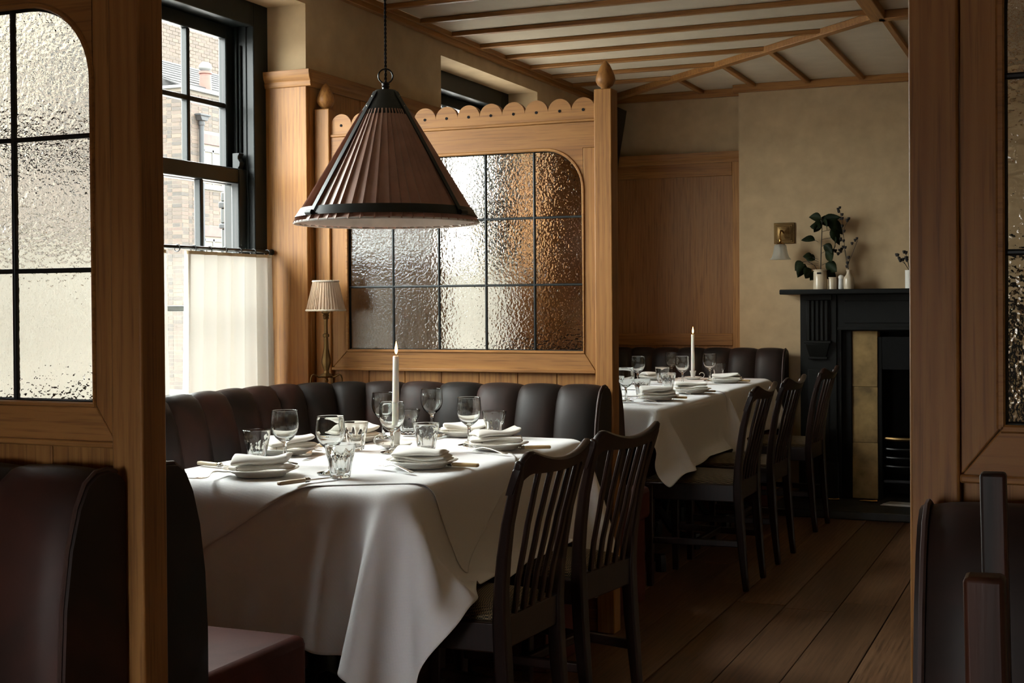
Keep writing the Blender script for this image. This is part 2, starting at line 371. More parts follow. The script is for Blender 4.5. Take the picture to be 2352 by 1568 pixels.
# panelled reveal of the near window with its moulded cap
MB().b2(-3.03, XW+.012, 4.562, 4.585, .58, 2.06).build('reveal_panel', oakZ, wl, bevel=.003)
prof = [(0, 0), (.010, 0), (.014, .014), (.012, .022), (.020, .034), (.024, .052), (.024, .064), (0, .064)]
MB().prism([(4.566-p, 2.058+z) for p, z in prof], 'X', -3.03, XW+.036).build('reveal_cap', oakX, wl, bevel=.001)
MB().b2(-3.03, XW+.012, 7.018, 7.042, .58, 2.06).build('reveal_panel', oakZ, wl, bevel=.003)
for a, b in WIN:
    MB().b2(-3.0, XW+.03, a, b, .56, .60).build('window_board', oakY, wl, bevel=.004)
    MB().b2(XW, XW+.014, a, b, .1, .56).build('panel', oakY, wl, bevel=.003)

wb = struct('wall_back')
MB().b2(-3.2, -1.29, YA, 8.5, 0, ZC+.2).b2(-.52, 2.4, YA, 8.5, 0, ZC+.2).b2(-1.29, -.52, YA, 8.5, 1.05, ZC+.2).b2(-1.29, -.52, 8.40, 8.5, 0, 1.05).b2(-1.89, -1.29, YB, YA+.01, 0, ZC+.1).b2(-.52, .12, YB, YA+.01, 0, ZC+.1).b2(-1.29, -.52, YB, YA+.01, 1.05, ZC+.1).build('plaster', plaster, wb, smooth=0)
y0 = YA-.022
MB().b2(-2.80, -1.895, y0+.006, YA, .1, 2.06).build('panel_field', wood('oak_panel_dark', OK0, (.27, .13, .048, 1), OK1, 'Z', .5), wb)
for nm, x0, x1, z0, z1, m in (('stile', -1.955, -1.893, .1, 2.06, oakZ), ('stile', -2.80, -2.735, .1, 2.06, oakZ), ('rail', -2.735, -1.955, 1.97, 2.06, oakX), ('rail', -2.735, -1.955, .93, 1.005, oakX), ('rail', -2.735, -1.955, .1, .22, oakX)):
    MB().b2(x0, x1, y0-.006, y0+.012, z0, z1).build(nm, m, wb, bevel=.003)
prof2 = [(y0-.006-p, 2.052+z) for p, z in prof]
MB().prism(prof2, 'X', -2.80, -1.893).build('cap_moulding', oakX, wb, bevel=.001)

wr = struct('wall_right'); MB().b2(2.2, 2.4, -2.8, 8.5, 0, ZC+.2).build('plaster', plaster, wr, smooth=0)
wf = struct('wall_front')                                          # behind the camera, with one unseen low window added for fill light
MB().b2(-3.2, -2.05, -2.8, -2.6, 0, ZC+.2).b2(-1.0, 2.4, -2.8, -2.6, 0, ZC+.2).b2(-2.05, -1.0, -2.8, -2.6, 0, .55).b2(-2.05, -1.0, -2.8, -2.6, 1.45, ZC+.2).build('plaster', plaster, wf, smooth=0)
w3 = struct('fill_window')
MB().b2(-2.05, -1.0, -2.74, -2.68, .55, .59).b2(-2.05, -1.0, -2.74, -2.68, 1.41, 1.45).b2(-2.05, -2.01, -2.74, -2.68, .59, 1.41).b2(-1.04, -1.0, -2.74, -2.68, .59, 1.41).build('window_frame', blackpaint, w3, bevel=.004)

ce = struct('ceiling')
MB().b2(-3.2, 2.4, -2.8, 8.5, ZC, ZC+.1).build('plaster', ceilM, ce, smooth=0)
def batten(p, q, w=.030, h=.022, mat=oakX, name='batten'):
    d = Vector((q[0]-p[0], q[1]-p[1], 0)); s = Vector((-d.y, d.x, 0)).normalized()
    MB().bar([(p[0], p[1], ZC-h/2), (q[0], q[1], ZC-h/2)], w, h, side=s).build(name, mat, ce, bevel=.004)
XB, YBm = -.835, 6.24                                              # big beams and the mitred diagonal
def diagx(y): return -2.81+(8.16-y)/(8.16-YBm)*(XB+2.81)
y = 7.513
while y > -2.6:
    x1 = min(XB-.03, diagx(y)-.02); batten((XW+.025, y), (x1, y)); y -= .3325
for x in (-2.142, -1.794, -1.470, -1.160):
    yd = 8.16-(x+2.81)/(XB+2.81)*(8.16-YBm); batten((x, yd+.03), (x, YB-.03 if x > -1.89 else YA-.03), mat=oakY)
for x in (-.82, -.50, -.17, .16, .49, .82, 1.15, 1.48, 1.81, 2.1): batten((x, YBm+.03), (x, YB-.02 if x < .12 else YA-.02), mat=oakY)
batten((XW, 8.16), (XB, YBm), .052, .034, oakX, 'diagonal_beam')
batten((XB, YBm+.03), (XB, -2.6), .066, .040, oakY, 'beam'); batten((XB, YBm), (2.2, YBm), .066, .040, oakX, 'beam')
y = 5.9
while y > -2.6: batten((XB+.04, y), (2.2, y)); y -= .66
tr1 = struct('trim_1')                                             # ceiling cornice strips
MB().b2(XW, XW+.030, -2.6, 8.12, 2.452, ZC).b2(XW+.028, XW+.042, -2.6, 8.12, 2.475, ZC).build('cornice', oakY, tr1, bevel=.003)
MB().b2(XW+.03, -1.89, YA-.03, YA, 2.452, ZC).build('cornice', oakX, tr1, bevel=.003)
MB().b2(-1.92, .15, YB-.03, YB, 2.452, ZC).build('cornice', oakX, tr1, bevel=.003)

# ------------------------------------------------------------------ sash windows
def sash_window(name, a, b, panes, yb_right):
    w = struct(name)
    def P(nm, x0, x1, y0, y1, z0, z1, m=blackpaint, bv=.004): return MB().b2(x0, x1, y0, y1, z0, z1).build(nm, m, w, bevel=bv)
    ya, yc = a+.155, b-.115                                        # glass limits (lower sash); frame either side
    ya, yc = a+.10, b-.10
    P('casing', -3.02, -2.985, b-.10, b, .60, 2.385); P('casing', -3.02, -2.985, a, a+.10, .60, 2.385); P('casing', -3.02, -2.985, a+.1, b-.1, 2.292, 2.385)
    P('pulley_stile', -3.13, -3.02, b-.10, b-.085, .60, 2.30); P('pulley_stile', -3.13, -3.02, a+.085, a+.10, .60, 2.30)
    P('head', -3.13, -3.02, a+.1, b-.1, 2.296, 2.33)
    P('parting_bead', -3.072, -3.058, b-.112, b-.10, .60, 2.296, bv=.002)
    P('sill', -3.24, -2.99, a, b, .585, .625)
    L0, L1 = a+.102, b-.102
    for nm, xf, xb, z0, z1, top, bot, bars in (('upper_sash', -3.075, -3.112, 1.672, 2.296, .055, .045, 1), ('lower_sash', -3.02, -3.058, .625, 1.732, .060, .08, 1)):
        s = MB(); st = .055
        s.b2(xb, xf, L0, L0+st, z0, z1); s.b2(xb, xf, L1-st, L1, z0, z1); s.b2(xb, xf, L0+st, L1-st, z1-top, z1); s.b2(xb, xf, L0+st, L1-st, z0, z0+bot)
        so = s.build(nm, blackpaint, w, bevel=.005)
        g0, g1, h0, h1 = L0+st, L1-st, z0+bot, z1-top; q = (g1-g0)/panes; hm = (h0+h1)/2
        for i in range(1, panes): MB().b2(xb+.004, xf-.004, g0+i*q-.010, g0+i*q+.010, h0, h1).build('glazing_bar', blackpaint, so, bevel=.004)
        MB().b2(xb+.004, xf-.004, g0, g1, hm-.010, hm+.010).build('glazing_bar', blackpaint, so, bevel=.004)
        for i in range(panes):
            for c, d in ((h0, hm), (hm, h1)): MB().b2((xf+xb)/2-.002, (xf+xb)/2+.002, g0+i*q+.006, g0+(i+1)*q-.006, c+.006, d-.006).build('pane', windowglass, so, smooth=0)
    # scrolled horn standing on the meeting rail, sash cord in its groove
    pr = [(-3.058, 0), (-3.030, 0), (-3.030, .006), (-3.033, .010), (-3.024, .022), (-3.022, .036), (-3.032, .050), (-3.031, .060), (-3.026, .066), (-3.026, .072), (-3.058, .072)]
    MB().prism([(x, 1.722+z) for x, z in pr], 'Y', b-.146, b-.114).build('sash_horn', blackpaint, w, bevel=.002, smooth=60)
    MB().tube([(-3.045, b-.107, 1.80), (-3.045, b-.107, 2.22)], .0045, 6).build('sash_cord', blackpaint, w)
    return w
sash_window('window_1', 2.62, 4.58, 7, 0); sash_window('window_2', 5.80, 7.04, 4, 0); 

# ------------------------------------------------------------------ street outside
gr = struct('ground'); MB().b2(-60, -3.2, -40, 80, -.6, -.5).build('street_surface', paving, gr, smooth=0)
# corner building opposite: front faces the street, its return wall faces the camera's side
bld = thing('brick_building', 'yellow stock brick corner building with red lintels seen through the near window', 'building', (-16, 21.5, 0))
XF = 0.0                                                           # local: corner at (0,0); facade plane x=0 runs +y, return wall y=0 runs -x
MB().b2(-9, -.005, .005, 9, -.5, 5.42).build('wall', mortar, bld, smooth=0)
bricks = []
cut = [(.64, 1.32, 4.0, 4.62), (.64, 1.5, 1.2, 2.80), (.60, 9, 3.49, 3.60)]
rnd = random.Random(3)
ncr = int((5.40+.425)/.075)
for r in range(ncr):
    z0 = -.425+r*.075
    for face in (0, 1):
        p = -.11 if r % 2 else 0.0
        lim = 3.6 if face == 0 else 6.5
        j = 0
        while p < lim:
            ln = .2155 if (j+r) % 2 == 0 else .103
            a, b = max(p, 0), p+ln
            if b-a > .03:
                ok = not (face == 0 and any(a < c[1] and b > c[0] and z0 < c[3] and z0+.065 > c[2] for c in cut))
                if ok: bricks.append((face, a, b, z0))
            p += ln+.010; j += 1
def key(q):
    f, a, b, z = q
    vis = (f == 0 and .0 < a < 1.45 and 2.3 < z) or (f == 1 and a < .34 and 2.3 < z)
    return (0 if vis else 1, a)
bricks.sort(key=key)
mcache = {}
def brickbox(mb, q):
    f, a, b, z = q; pr = rnd.uniform(-.003, .004)
    if f == 0: mb.b2(-.04, pr, a, b, z, z+.065)
    else: mb.b2(-b, -a, -pr, .04, z, z+.065)
for q in bricks[:300]:
    m_ = MB(); brickbox(m_, q); m_.build('brick', brickO, bld, smooth=0)
m_ = MB(); tones = []
for q in bricks[300:]:
    brickbox(m_, q); tones += [rnd.random()]*8
o = m_.build('brick_courses', brickA, bld, smooth=0, kind='stuff')
at = o.data.attributes.new('tone', 'FLOAT', 'POINT'); at.data.foreach_set('value', tones)
MB().b2(-.05, .02, .66, 1.4, 4.40, 4.60).build('red_lintel', redpaint, bld, bevel=.004)
MB().b2(-.05, .02, .62, 1.5, 2.57, 2.78).build('red_lintel', redpaint, bld, bevel=.004)
MB().b2(-.04, .03, .60, 9, 3.50, 3.59).build('white_band', whitepaint, bld, bevel=.004)
for z0, z1 in ((3.60, 4.30), (1.3, 2.52)):
    wn = MB().b2(-.05, .012, .70, 1.36, z1-.05, z1).b2(-.05, .012, .70, .75, z0, z1).b2(-.05, .012, 1.31, 1.36, z0, z1).b2(-.05, .012, 1.0, 1.05, z0, z1).b2(-.05, .02, .68, 1.38, z0-.05, z0).build('white_window', whitepaint, bld, bevel=.004)
    MB().b2(-.04, -.03, .75, 1.31, z0, z1-.05).build('pane', windowglass, wn, smooth=0)
    MB().b2(-.08, -.06, .75, 1.31, z0, z1-.05).build('net_blind', whitepaint, wn, smooth=0)
MB().prism([(.42, 4.93), (.72, 4.93), (.66, 4.83), (.48, 4.83)], 'X', .02, .15).b2(.02, .17, .40, .74, 4.92, 4.955).build('rain_hopper', greypaint, bld, bevel=.006)
MB().tube([(.07, .565, 4.85), (.07, .565, .0)], .050, 12).lathe([(.062, 0), (.068, .04), (.062, .08)], 12, (.07, .565, 4.74)).build('downpipe', greypaint, bld)
MB().b2(-9, .06, -.06, 9, 5.40, 5.46).build('eaves_coping', whitepaint, bld, bevel=.01)
rows = MB()
for i in range(9):
    x = -.05-i*.30; z = 5.46+i*.13
    for j in range(26): rows.prism([(x+.03, z-.012), (x-.33, z+.140), (x-.33, z+.152), (x+.03, z+.022)], 'Y', -.05+j*.345+(i % 2)*.17, -.05+j*.345+(i % 2)*.17+.338)
o = rows.build('roof_slates', slates, bld, smooth=0, kind='stuff'); 
MB().prism([(-.02, 5.45), (-3.0, 6.72), (-3.0, 5.45)], 'Y', .02, 9).build('roof', slates, bld, smooth=0)
cp = thing('chimney_pot', 'red clay chimney pot with round white cowl on the slate roof', 'chimney pot', (-16.4, 22.86, 5.63))
MB().lathe([(.13, -.25), (.125, .05), (.115, .26), (.135, .28), (.135, .32), (.11, .32), (.10, .1)], 20).build('pot', terra, cp)
MB().lathe([(.0, .52), (.07, .51), (.12, .46), (.135, .41), (.12, .36), (.07, .32), (.07, .30)], 20).build('cowl', whitepaint, cp, smooth=70)
b2_ = thing('brick_building', 'tall pale brick building with white band rising behind the slate roof', 'building', (-21, 22, 0))
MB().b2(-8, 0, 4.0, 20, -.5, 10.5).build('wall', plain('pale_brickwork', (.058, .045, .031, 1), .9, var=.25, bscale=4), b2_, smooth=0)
MB().b2(-.05, .06, 4.0, 20, 6.62, 6.86).build('white_band', whitepaint, b2_, bevel=.01)
m_ = MB()
for r in range(70):
    z = 5.4+r*.09
    for j in range(40): 
        if not (6.55 < z < 6.9): m_.b2(-.02, rnd.uniform(.004, .012), 4.1+j*.24+(r % 2)*.12, 4.1+j*.24+(r % 2)*.12+.225, z, z+.078)
o = m_.build('brick_courses', brickA, b2_, smooth=0, kind='stuff')
at = o.data.attributes.new('tone', 'FLOAT', 'POINT'); at.data.foreach_set('value', [q for r in range(len(m_.V)//8) for q in [.45+.5*rnd.random()]*8])
pf = thing('shopfront_pilaster', 'dark painted post with two pale collars standing outside the window', 'post', (-3.62, 5.205, 0))
MB().b2(-.02, .02, -.022, .022, -.5, 1.55).build('shaft', blackpaint, pf, bevel=.006)
MB().b2(-.028, .028, -.030, .030, 1.55, 1.575).build('collar', greypaint, pf, bevel=.006); MB().b2(-.022, .022, -.024, .024, 1.575, 1.645).build('capital', blackpaint, pf, bevel=.006)
MB().b2(-.028, .028, -.032, .032, 1.645, 1.675).build('collar', greypaint, pf, bevel=.006); MB().b2(-.02, .02, -.024, .024, 1.675, 1.72).build('cap_block', blackpaint, pf, bevel=.006)

# ------------------------------------------------------------------ oak screens with leaded hammered glass
def screen(label, x0, x1, yf, finials=True):
    """post faces at x0 and x1, front face of the posts at yf"""
    t = thing('oak_screen', label, 'screen', (0, 0, 0))
    pw = .068
    for px, sgn in ((x0, 1), (x1-pw, -1)):
        po = MB().b2(px, px+pw, yf, yf+.07, 0, 1.972).build('post', oakZ, t, bevel=.004)
        if finials:
            pf_ = [(.012, 0), (.016, .004), (.017, .008), (.028, .016), (.035, .030), (.036, .038), (.033, .052), (.026, .070), (.017, .088), (.008, .101), (.002, .106), (0, .1065)]
            MB().lathe(pf_, 24, (px+pw/2, yf+.035, 1.972)).build('finial', oakZ, po, smooth=60)
    a, b = x0+pw, x1-pw; ya, yb = yf+.012, yf+.045
    # scalloped crest; flat black discs paint in the shade of its holes
    n = 12; q = (b-a)/n; poly = [(a, 1.869), (b, 1.869)]
    for i in range(n-1, -1, -1):
        c = a+(i+.5)*q; R = q/2; poly += [(c+R*math.cos(w), 1.902+R*math.sin(w)) for w in [PI*k_/14 for k_ in range(15)]]
    cr = MB().prism(poly, 'Y', ya+.004, ya+.028).build('scalloped_crest', oakX, t, smooth=25)
    for i in range(n): MB().lathe([(.0055, 0), (.0055, .002), (0, .002)], 10).xf(Matrix.Translation((a+(i+.5)*q, ya+.0045, 1.903)) @ Matrix.Rotation(PI/2, 4, 'X')).build('hole_disc', thread, cr)
    MB().b2(a, b, ya-.004, ya+.034, 1.858, 1.869).build('bead', oakX, t, bevel=.003)
    # frame: rounded top corners
    gx0, gx1, gz0, gz1, R = a+.070 if True else a, b-.047, 1.018, 1.764, .150
    if x0 > -1: gx0, gx1 = a+.055, b-.05
    out = [(a, .949), (b, .949), (b, 1.858), (a, 1.858)]
    inn = [(gx0, gz0), (gx1, gz0)]+arcpts(gx1-R, gz1-R, R, 0, PI/2, 12)+arcpts(gx0+R, gz1-R, R, PI/2, PI, 12)
    def piece(nm, poly, m): return MB().prism(poly, 'Y', ya, yb).build(nm, m, t, bevel=.0025)
    e = .0006
    piece('stile', [(a, .949), (gx0-e, gz0), (gx0-e, gz1-R), (gx0-e, gz1), (a, gz1)], oakZ)
    piece('stile', [(b, .949), (gx1+e, gz0), (gx1+e, gz1-R), (gx1+e, gz1), (b, gz1)], oakZ)
    piece('bottom_rail', [(a+.001, .949), (b-.001, .949), (gx1, gz0-e), (gx0, gz0-e)], oakX)
    topP = [(a, 1.857), (b, 1.857), (b, gz1+e)] + [(gx1, gz1)]+[(gx1, gz1-R)]+arcpts(gx1-R, gz1-R, R, 0, PI/2, 14)[1:]+arcpts(gx0+R, gz1-R, R, PI/2, PI, 14)+[(gx0, gz1), (a, gz1+e)]
    piece('top_rail', topP, oakX)
    # inner bead following the opening
    bd = inn+[inn[0]]
    MB().tube([(p[0], ya-.001, p[1]) for p in bd], .006, 6, flat=.8, upv=(0, 1, 0)).build('inner_bead', oakX, t)
    MB().b2(a, b, ya-.008, ya+.02, .940, .952).build('rail_moulding', oakX, t, bevel=.003)
    # boards below
    m = 7; q = (b-a)/m
    for i in range(m): MB().b2(a+i*q+.0008, a+(i+1)*q-.0008, ya+.012, ya+.030, .06, .945).build('board', oakZ, t, bevel=.002)
    MB().b2(a, b, ya, yb, 0, .08).build('foot_rail', oakX, t, bevel=.003)
    # panes and lead cames
    nx, nz = 5, 3; cw = (gx1-gx0)/nx; ch = (gz1-gz0)/nz; yg = (ya+yb)/2
    for i in range(nx):
        for k_ in range(nz):
            l, r, bt, tp = gx0+i*cw+.002, gx0+(i+1)*cw-.002, gz0+k_*ch+.002, gz0+(k_+1)*ch-.002
            poly = [(l, bt), (r, bt), (r, tp), (l, tp)]
            if k_ == nz-1 and i == nx-1: poly = [(l, bt), (r, bt)]+[(min(x, r), max(z, bt)) for x, z in arcpts(gx1-R, gz1-R, R-.003, 0, PI/2, 10)]+[(l, tp)]
            if k_ == nz-1 and i == 0: poly = [(l, bt), (r, bt), (r, tp)]+[(max(x, l), max(z, bt)) for x, z in arcpts(gx0+R, gz1-R, R-.003, PI/2, PI, 10)]
            V = [(x, yg-.003, z) for x, z in poly]+[(x, yg+.003, z) for x, z in poly]; n_ = len(poly)
            pb = MB(); pb.add(V, [tuple(range(n_))], 0); pb.F += [tuple(range(n_, 2*n_))[::-1]]; pb.I += [1]
            for j in range(n_): pb.F.append((j, j+n_, (j+1) % n_+n_, (j+1) % n_)); pb.I.append(1)
            pb.build('pane', [hammered, plainglass], t, smooth=0)
    for i in range(1, nx): MB().b2(gx0+i*cw-.0045, gx0+i*cw+.0045, yg-.007, yg+.007, gz0, gz1).build('lead_came', leadM, t, bevel=.003)
    for k_ in range(1, nz): MB().b2(gx0, gx1, yg-.0065, yg+.0065, gz0+k_*ch-.0045, gz0+k_*ch+.0045).build('lead_came', leadM, t, bevel=.003)
    MB().tube([(p[0], yg, p[1]) for p in [(x+(.004 if x < (gx0+gx1)/2 else -.004), z+(.004 if z < gz0+.1 else -.003)) for x, z in bd]], .0055, 6, upv=(0, 1, 0)).build('edge_came', leadM, t)
    return t
screen('scallop-topped oak screen with leaded glass behind the near dining table', -2.793, -1.553, 4.610)
screen('oak screen post and arched bright leaded glass above the red-black bench in the left corner', -2.80, -1.553, 1.965)
screen('oak screen with dark leaded glass at the right-hand side of the aisle', -.226, 1.01, 2.0)

# ------------------------------------------------------------------ channelled leather banquettes
BPROF = [(.165, .44), (.165, .56), (.158, .68), (.142, .78), (.120, .85), (.098, .888), (.070, .906), (.040, .908), (.015, .900), (.0, .885), (.0, .60), (.0, .30)]
def channel(mb, p0, p1, n0, n1, dz=0.0, bulge=.016):
    P = []
    for i in range(9):
        u = i/8; p = p0.lerp(p1, u); n = n0.lerp(n1, u).normalized(); k_ = max(0, 1-(2*u-1)**2)**.55
        row = []
        for j, (d, z) in enumerate(BPROF):
            w = 1 if j < 8 else 0
            row.append((p.x+n.x*(d+bulge*k_*w-.004*(1-k_)), p.y+n.y*(d+bulge*k_*w-.004*(1-k_)), z+dz+(.010*(k_-1) if 3 <= j < 10 else 0)))
        P.append(row)
    mb.grid(P)
def bench(name, label, pts, seats, ends, dz=0.0, plinths=None):
    t = thing(name, label, 'bench'); pts = [Vector((p[0], p[1], 0)) for p in pts]; N = []
    for i in range(len(pts)):
        d = (pts[min(i+1, len(pts)-1)]-pts[max(i-1, 0)]).normalized(); N.append(Vector((-d.y, d.x, 0)))
    for i in range(len(pts)-1):
        m_ = MB(); channel(m_, pts[i], pts[i+1], N[i], N[i+1], dz); m_.build('channel', leather, t, smooth=50)
    for i in ends:
        k_ = i % len(pts); p, n = pts[k_], N[k_]; sd = (pts[1]-pts[0]).normalized()*-1 if k_ == 0 else (pts[-1]-pts[-2]).normalized()
        poly = [(d, z+dz-.006) for d, z in BPROF]
        V = [p+n*d+Vector((0, 0, z)) for d, z in poly]; W = [q+sd*.014 for q in V]; c = len(V)
        W = [q.lerp(sum(W, Vector())/c, .03) for q in W]
        MB().add(V+W, [tuple(range(c)), tuple(range(c, 2*c))]+[(j, (j+1) % c, c+(j+1) % c, c+j) for j in range(c)]).build('end_panel', leather, t, smooth=60)
        MB().tube([q+sd*.004 for q in V[:9]], .0045, 6).build('piping', stitchM, t)
    for (x0, x1, y0, y1) in seats:
        MB().b2(x0, x1, y0, y1, .33, .46).build('seat', seatleather, t, bevel=.022, smooth=40)
        MB().b2(x0+.02, x1-.02, y0+.02, y1-.02, 0, .33).build('plinth', seatleather, t, bevel=.004)
    return t
arm = [(-1.60-.1375*i, 2.04) for i in range(7)]
cnr1 = [(-2.56, 2.08), (-2.68, 2.17), (-2.765, 2.29), (-2.80, 2.43)]
wal = [(-2.805, 2.43+.162*i) for i in range(1, 10)]
far_ = [(-2.802, 4.045), (-2.785, 4.19), (-2.735, 4.325), (-2.650, 4.455), (-2.530, 4.545), (-2.375, 4.595), (-2.205, 4.602), (-2.043, 4.602), (-1.880, 4.602), (-1.727, 4.602), (-1.572, 4.602)]
P1 = arm+cnr1+wal+far_
P1 = [p for i, p in enumerate(P1) if i == 0 or (Vector(p)-Vector(P1[i-1])).length > .06]
P1 = P1[::-1]                                                      # left-hand normal must point at the table
bench('corner_banquette', 'brown-black fluted leather banquette wrapping round the near table under the window', P1,
      [(-2.66, -1.60, 2.17, 2.60), (-2.66, -2.34, 2.60, 4.02), (-2.66, -1.575, 4.02, 4.46)], (0, -1))
bench('leather_bench', 'oxblood and black channelled leather bench below the left arched glass', [(-2.75+.29*0-.0, 1.96), (-2.55, 1.96), (-2.36, 1.96), (-2.17, 1.96), (-1.98, 1.96), (-1.79, 1.96), (-1.60, 1.96)][::-1],
      [(-2.75, -1.60, 1.36, 1.84)], (0,), dz=.008)
bench('leather_bench', 'dark stitched leather bench back behind the worn chair posts at far right', [(-.19+.21*i, 1.985) for i in range(6)][::-1], [(-.19, .86, 1.38, 1.86)], (-1,), dz=.018)
arm2 = [(-1.60-.16*i, 4.69) for i in range(6)]+[(-2.52, 4.73), (-2.66, 4.80), (-2.76, 4.92), (-2.80, 5.06)]
wal2 = [(-2.805, 5.06+.163*i) for i in range(1, 16)]+[(-2.80, 7.62), (-2.77, 7.76), (-2.68, 7.88), (-2.55, 7.945), (-2.40, 7.962)]+[(-2.40+.1595*i, 7.965) for i in range(1, 6)]
P2 = (arm2+wal2)[::-1]
bench('corner_banquette', 'black leather banquette against the back wall, wrapping round the far tables', P2,
      [(-2.66, -1.60, 4.83, 5.22), (-2.66, -2.42, 5.22, 7.44), (-2.66, -1.62, 7.44, 7.82)], (0, -1), dz=.018)

# ------------------------------------------------------------------ tables
def table(label, x0, x1, y0, y1, group=None):
    cx, cy_ = (x0+x1)/2, (y0+y1)/2
    t = thing('dining_table', label, 'table', (cx, cy_, 0), 0, group)
    hx, hy = (x1-x0)/2, (y1-y0)/2
    MB().b2(-hx+.02, hx-.02, -hy+.02, hy-.02, .716, .741).build('tabletop', mahZ, t, bevel=.006)
    for s in (-1, 1):
        yy = s*max(hy-.30, .18)
        col = MB().lathe([(.055, .12), (.075, .16), (.04, .22), (.032, .40), (.04, .55), (.03, .60), (.055, .68), (.06, .722)], 20, (0, yy, 0)).build('column', iron, t)
        for q in range(4):
            w = q*PI/2+PI/4 if hy > .62 else q*PI/2
            dx, dy = math.cos(w), math.sin(w)
            path = [(dx*r, yy+dy*r, z) for r, z in ((.02, .19), (.08, .20), (.13, .15), (.17, .085), (.22, .060), (.285, .058))]
            MB().tube(path, [.028, .026, .022, .020, .018, .020], 8).lathe([(.024, 0), (.026, .03), (.022, .075)], 10, (dx*.29, yy+dy*.29, 0)).build('foot', iron, col)
    return t
table('near dining table under two white cloths', -2.28, -1.50, 2.84, 4.20)
table('first of the two far tables, hidden under its white cloth beside the screen post', -2.40, -1.63, 5.47, 6.66, 'far dining tables')
table('second of the far tables, hidden under its white cloth near the fireplace', -2.40, -1.64, 6.69, 7.74, 'far dining tables')

# ------------------------------------------------------------------ tablecloths, draped by a small cloth simulation
def drape(c0, ang, lu, lv, boxes, steps=170, iters=13, sp=.030, z0=.775, under=None, jitter=.002, seed=1):
    rs = np.random.RandomState(seed)
    nu, nv = int(lu/sp)+1, int(lv/sp)+1; su, sv = lu/(nu-1), lv/(nv-1)
    ca, sa = math.cos(ang), math.sin(ang)
    U, Vv = np.meshgrid(np.arange(nu)*su, np.arange(nv)*sv, indexing='ij')
    P = np.stack([c0[0]+U*ca-Vv*sa, c0[1]+U*sa+Vv*ca, np.full_like(U, z0)], -1).reshape(-1, 3); P += rs.randn(*P.shape)*jitter*np.array([.2, .2, .4])
    idx = np.arange(nu*nv).reshape(nu, nv); cons = []
    def addc(A, B, k_):
        A, B = A.ravel(), B.ravel(); cons.append((A, B, np.linalg.norm(np.stack([U.ravel()[A]-U.ravel()[B], Vv.ravel()[A]-Vv.ravel()[B]], -1), axis=1), k_))
    for s in (0, 1):
        addc(idx[s:-1:2, :], idx[s+1::2, :][:idx[s:-1:2, :].shape[0]], 1.0); addc(idx[:, s:-1:2], idx[:, s+1::2][:, :idx[:, s:-1:2].shape[1]], 1.0)
        addc(idx[s:-1:2, :-1], idx[s+1::2, 1:][:idx[s:-1:2, :].shape[0]], .6); addc(idx[s:-1:2, 1:], idx[s+1::2, :-1][:idx[s:-1:2, :].shape[0]], .6)
    for s in range(4):
        A = idx[s::4, :]; m = min(A.shape[0], idx[s+2::4, :].shape[0]); addc(A[:m], idx[s+2::4, :][:m], .025)
        A = idx[:, s::4]; m = min(A.shape[1], idx[:, s+2::4].shape[1]); addc(A[:, :m], idx[:, s+2::4][:, :m], .025)
    vel = np.zeros_like(P); dt = 1/50; bvh = under
    for st in range(steps):
        prev = P.copy(); vel[:, 2] -= 2.0*dt; vel *= .985; P = P+vel*dt
        for it in range(iters):
            for A, B, L, k_ in cons:
                d = P[B]-P[A]; ln = np.maximum(np.linalg.norm(d, axis=1), 1e-9); q = (d/ln[:, None])*((ln-L)*(.6 if k_ == 1.0 else .5*k_))[:, None]
                P[A] += q; P[B] -= q
            if it % 2 == 0 or it == iters-1:
                for c, h, r, th, fr in boxes:
                    rel = P-c; q = np.abs(rel)-(h-r); qo = np.maximum(q, 0); L = np.linalg.norm(qo, axis=1); ins = np.minimum(q.max(1), 0)
                    sd = L+ins-r; hit = np.where(sd < th)[0]
                    if len(hit):
                        g = np.where((L[hit] > 1e-7)[:, None], qo[hit]/np.maximum(L[hit], 1e-9)[:, None], np.eye(3)[q[hit].argmax(1)])*np.sign(rel[hit]+1e-12)
                        P[hit] += g*(th-sd[hit])[:, None]
                        mv = P[hit]-prev[hit]; tn = mv-g*(mv*g).sum(1)[:, None]; P[hit] -= tn*fr
        if bvh is not None and (st % 2 == 0 or st > steps-12):
            for i in range(len(P)):
                if P[i, 2] > .7535 and False: continue
                loc, nrm, ix, ds = bvh.find_nearest(P[i], .05)
                if loc is not None:
                    s_ = (Vector(P[i])-loc).dot(nrm)
                    if s_ < .0028: P[i] += np.array(nrm)*(.0028-s_)
        P[:, 2] = np.maximum(P[:, 2], .01)
        vel = (P-prev)/dt
        sp_ = np.linalg.norm(vel, axis=1); big = sp_ > 3; vel[big] *= (3/sp_[big])[:, None]
    return P, nu, nv, U, Vv
def cloth_object(name, label, cat, data, group=None, sub=2):
    P, nu, nv, U, Vv = data
    me = bpy.data.meshes.new(name)
    F = [(i*nv+j, (i+1)*nv+j, (i+1)*nv+j+1, i*nv+j+1) for i in range(nu-1) for j in range(nv-1)]
    me.from_pydata([tuple(p) for p in P], [], F); me.materials.append(linen)
    uv = me.uv_layers.new(name='metres'); li = np.array([q for f in F for q in f]); uvs = np.stack([U.ravel()[li], Vv.ravel()[li]], -1); uv.data.foreach_set('uv', uvs.ravel())
    me.polygons.foreach_set('use_smooth', [True]*len(me.polygons)); me.update()
    o = bpy.data.objects.new(name, me); COL.objects.link(o)
    if sub: m = o.modifiers.new('sub', 'SUBSURF'); m.levels = sub; m.render_levels = sub; m.uv_smooth = 'PRESERVE_BOUNDARIES'
    m = o.modifiers.new('solid', 'SOLIDIFY'); m.thickness = .0012; m.offset = 0
    return tag(o, label, cat, group)
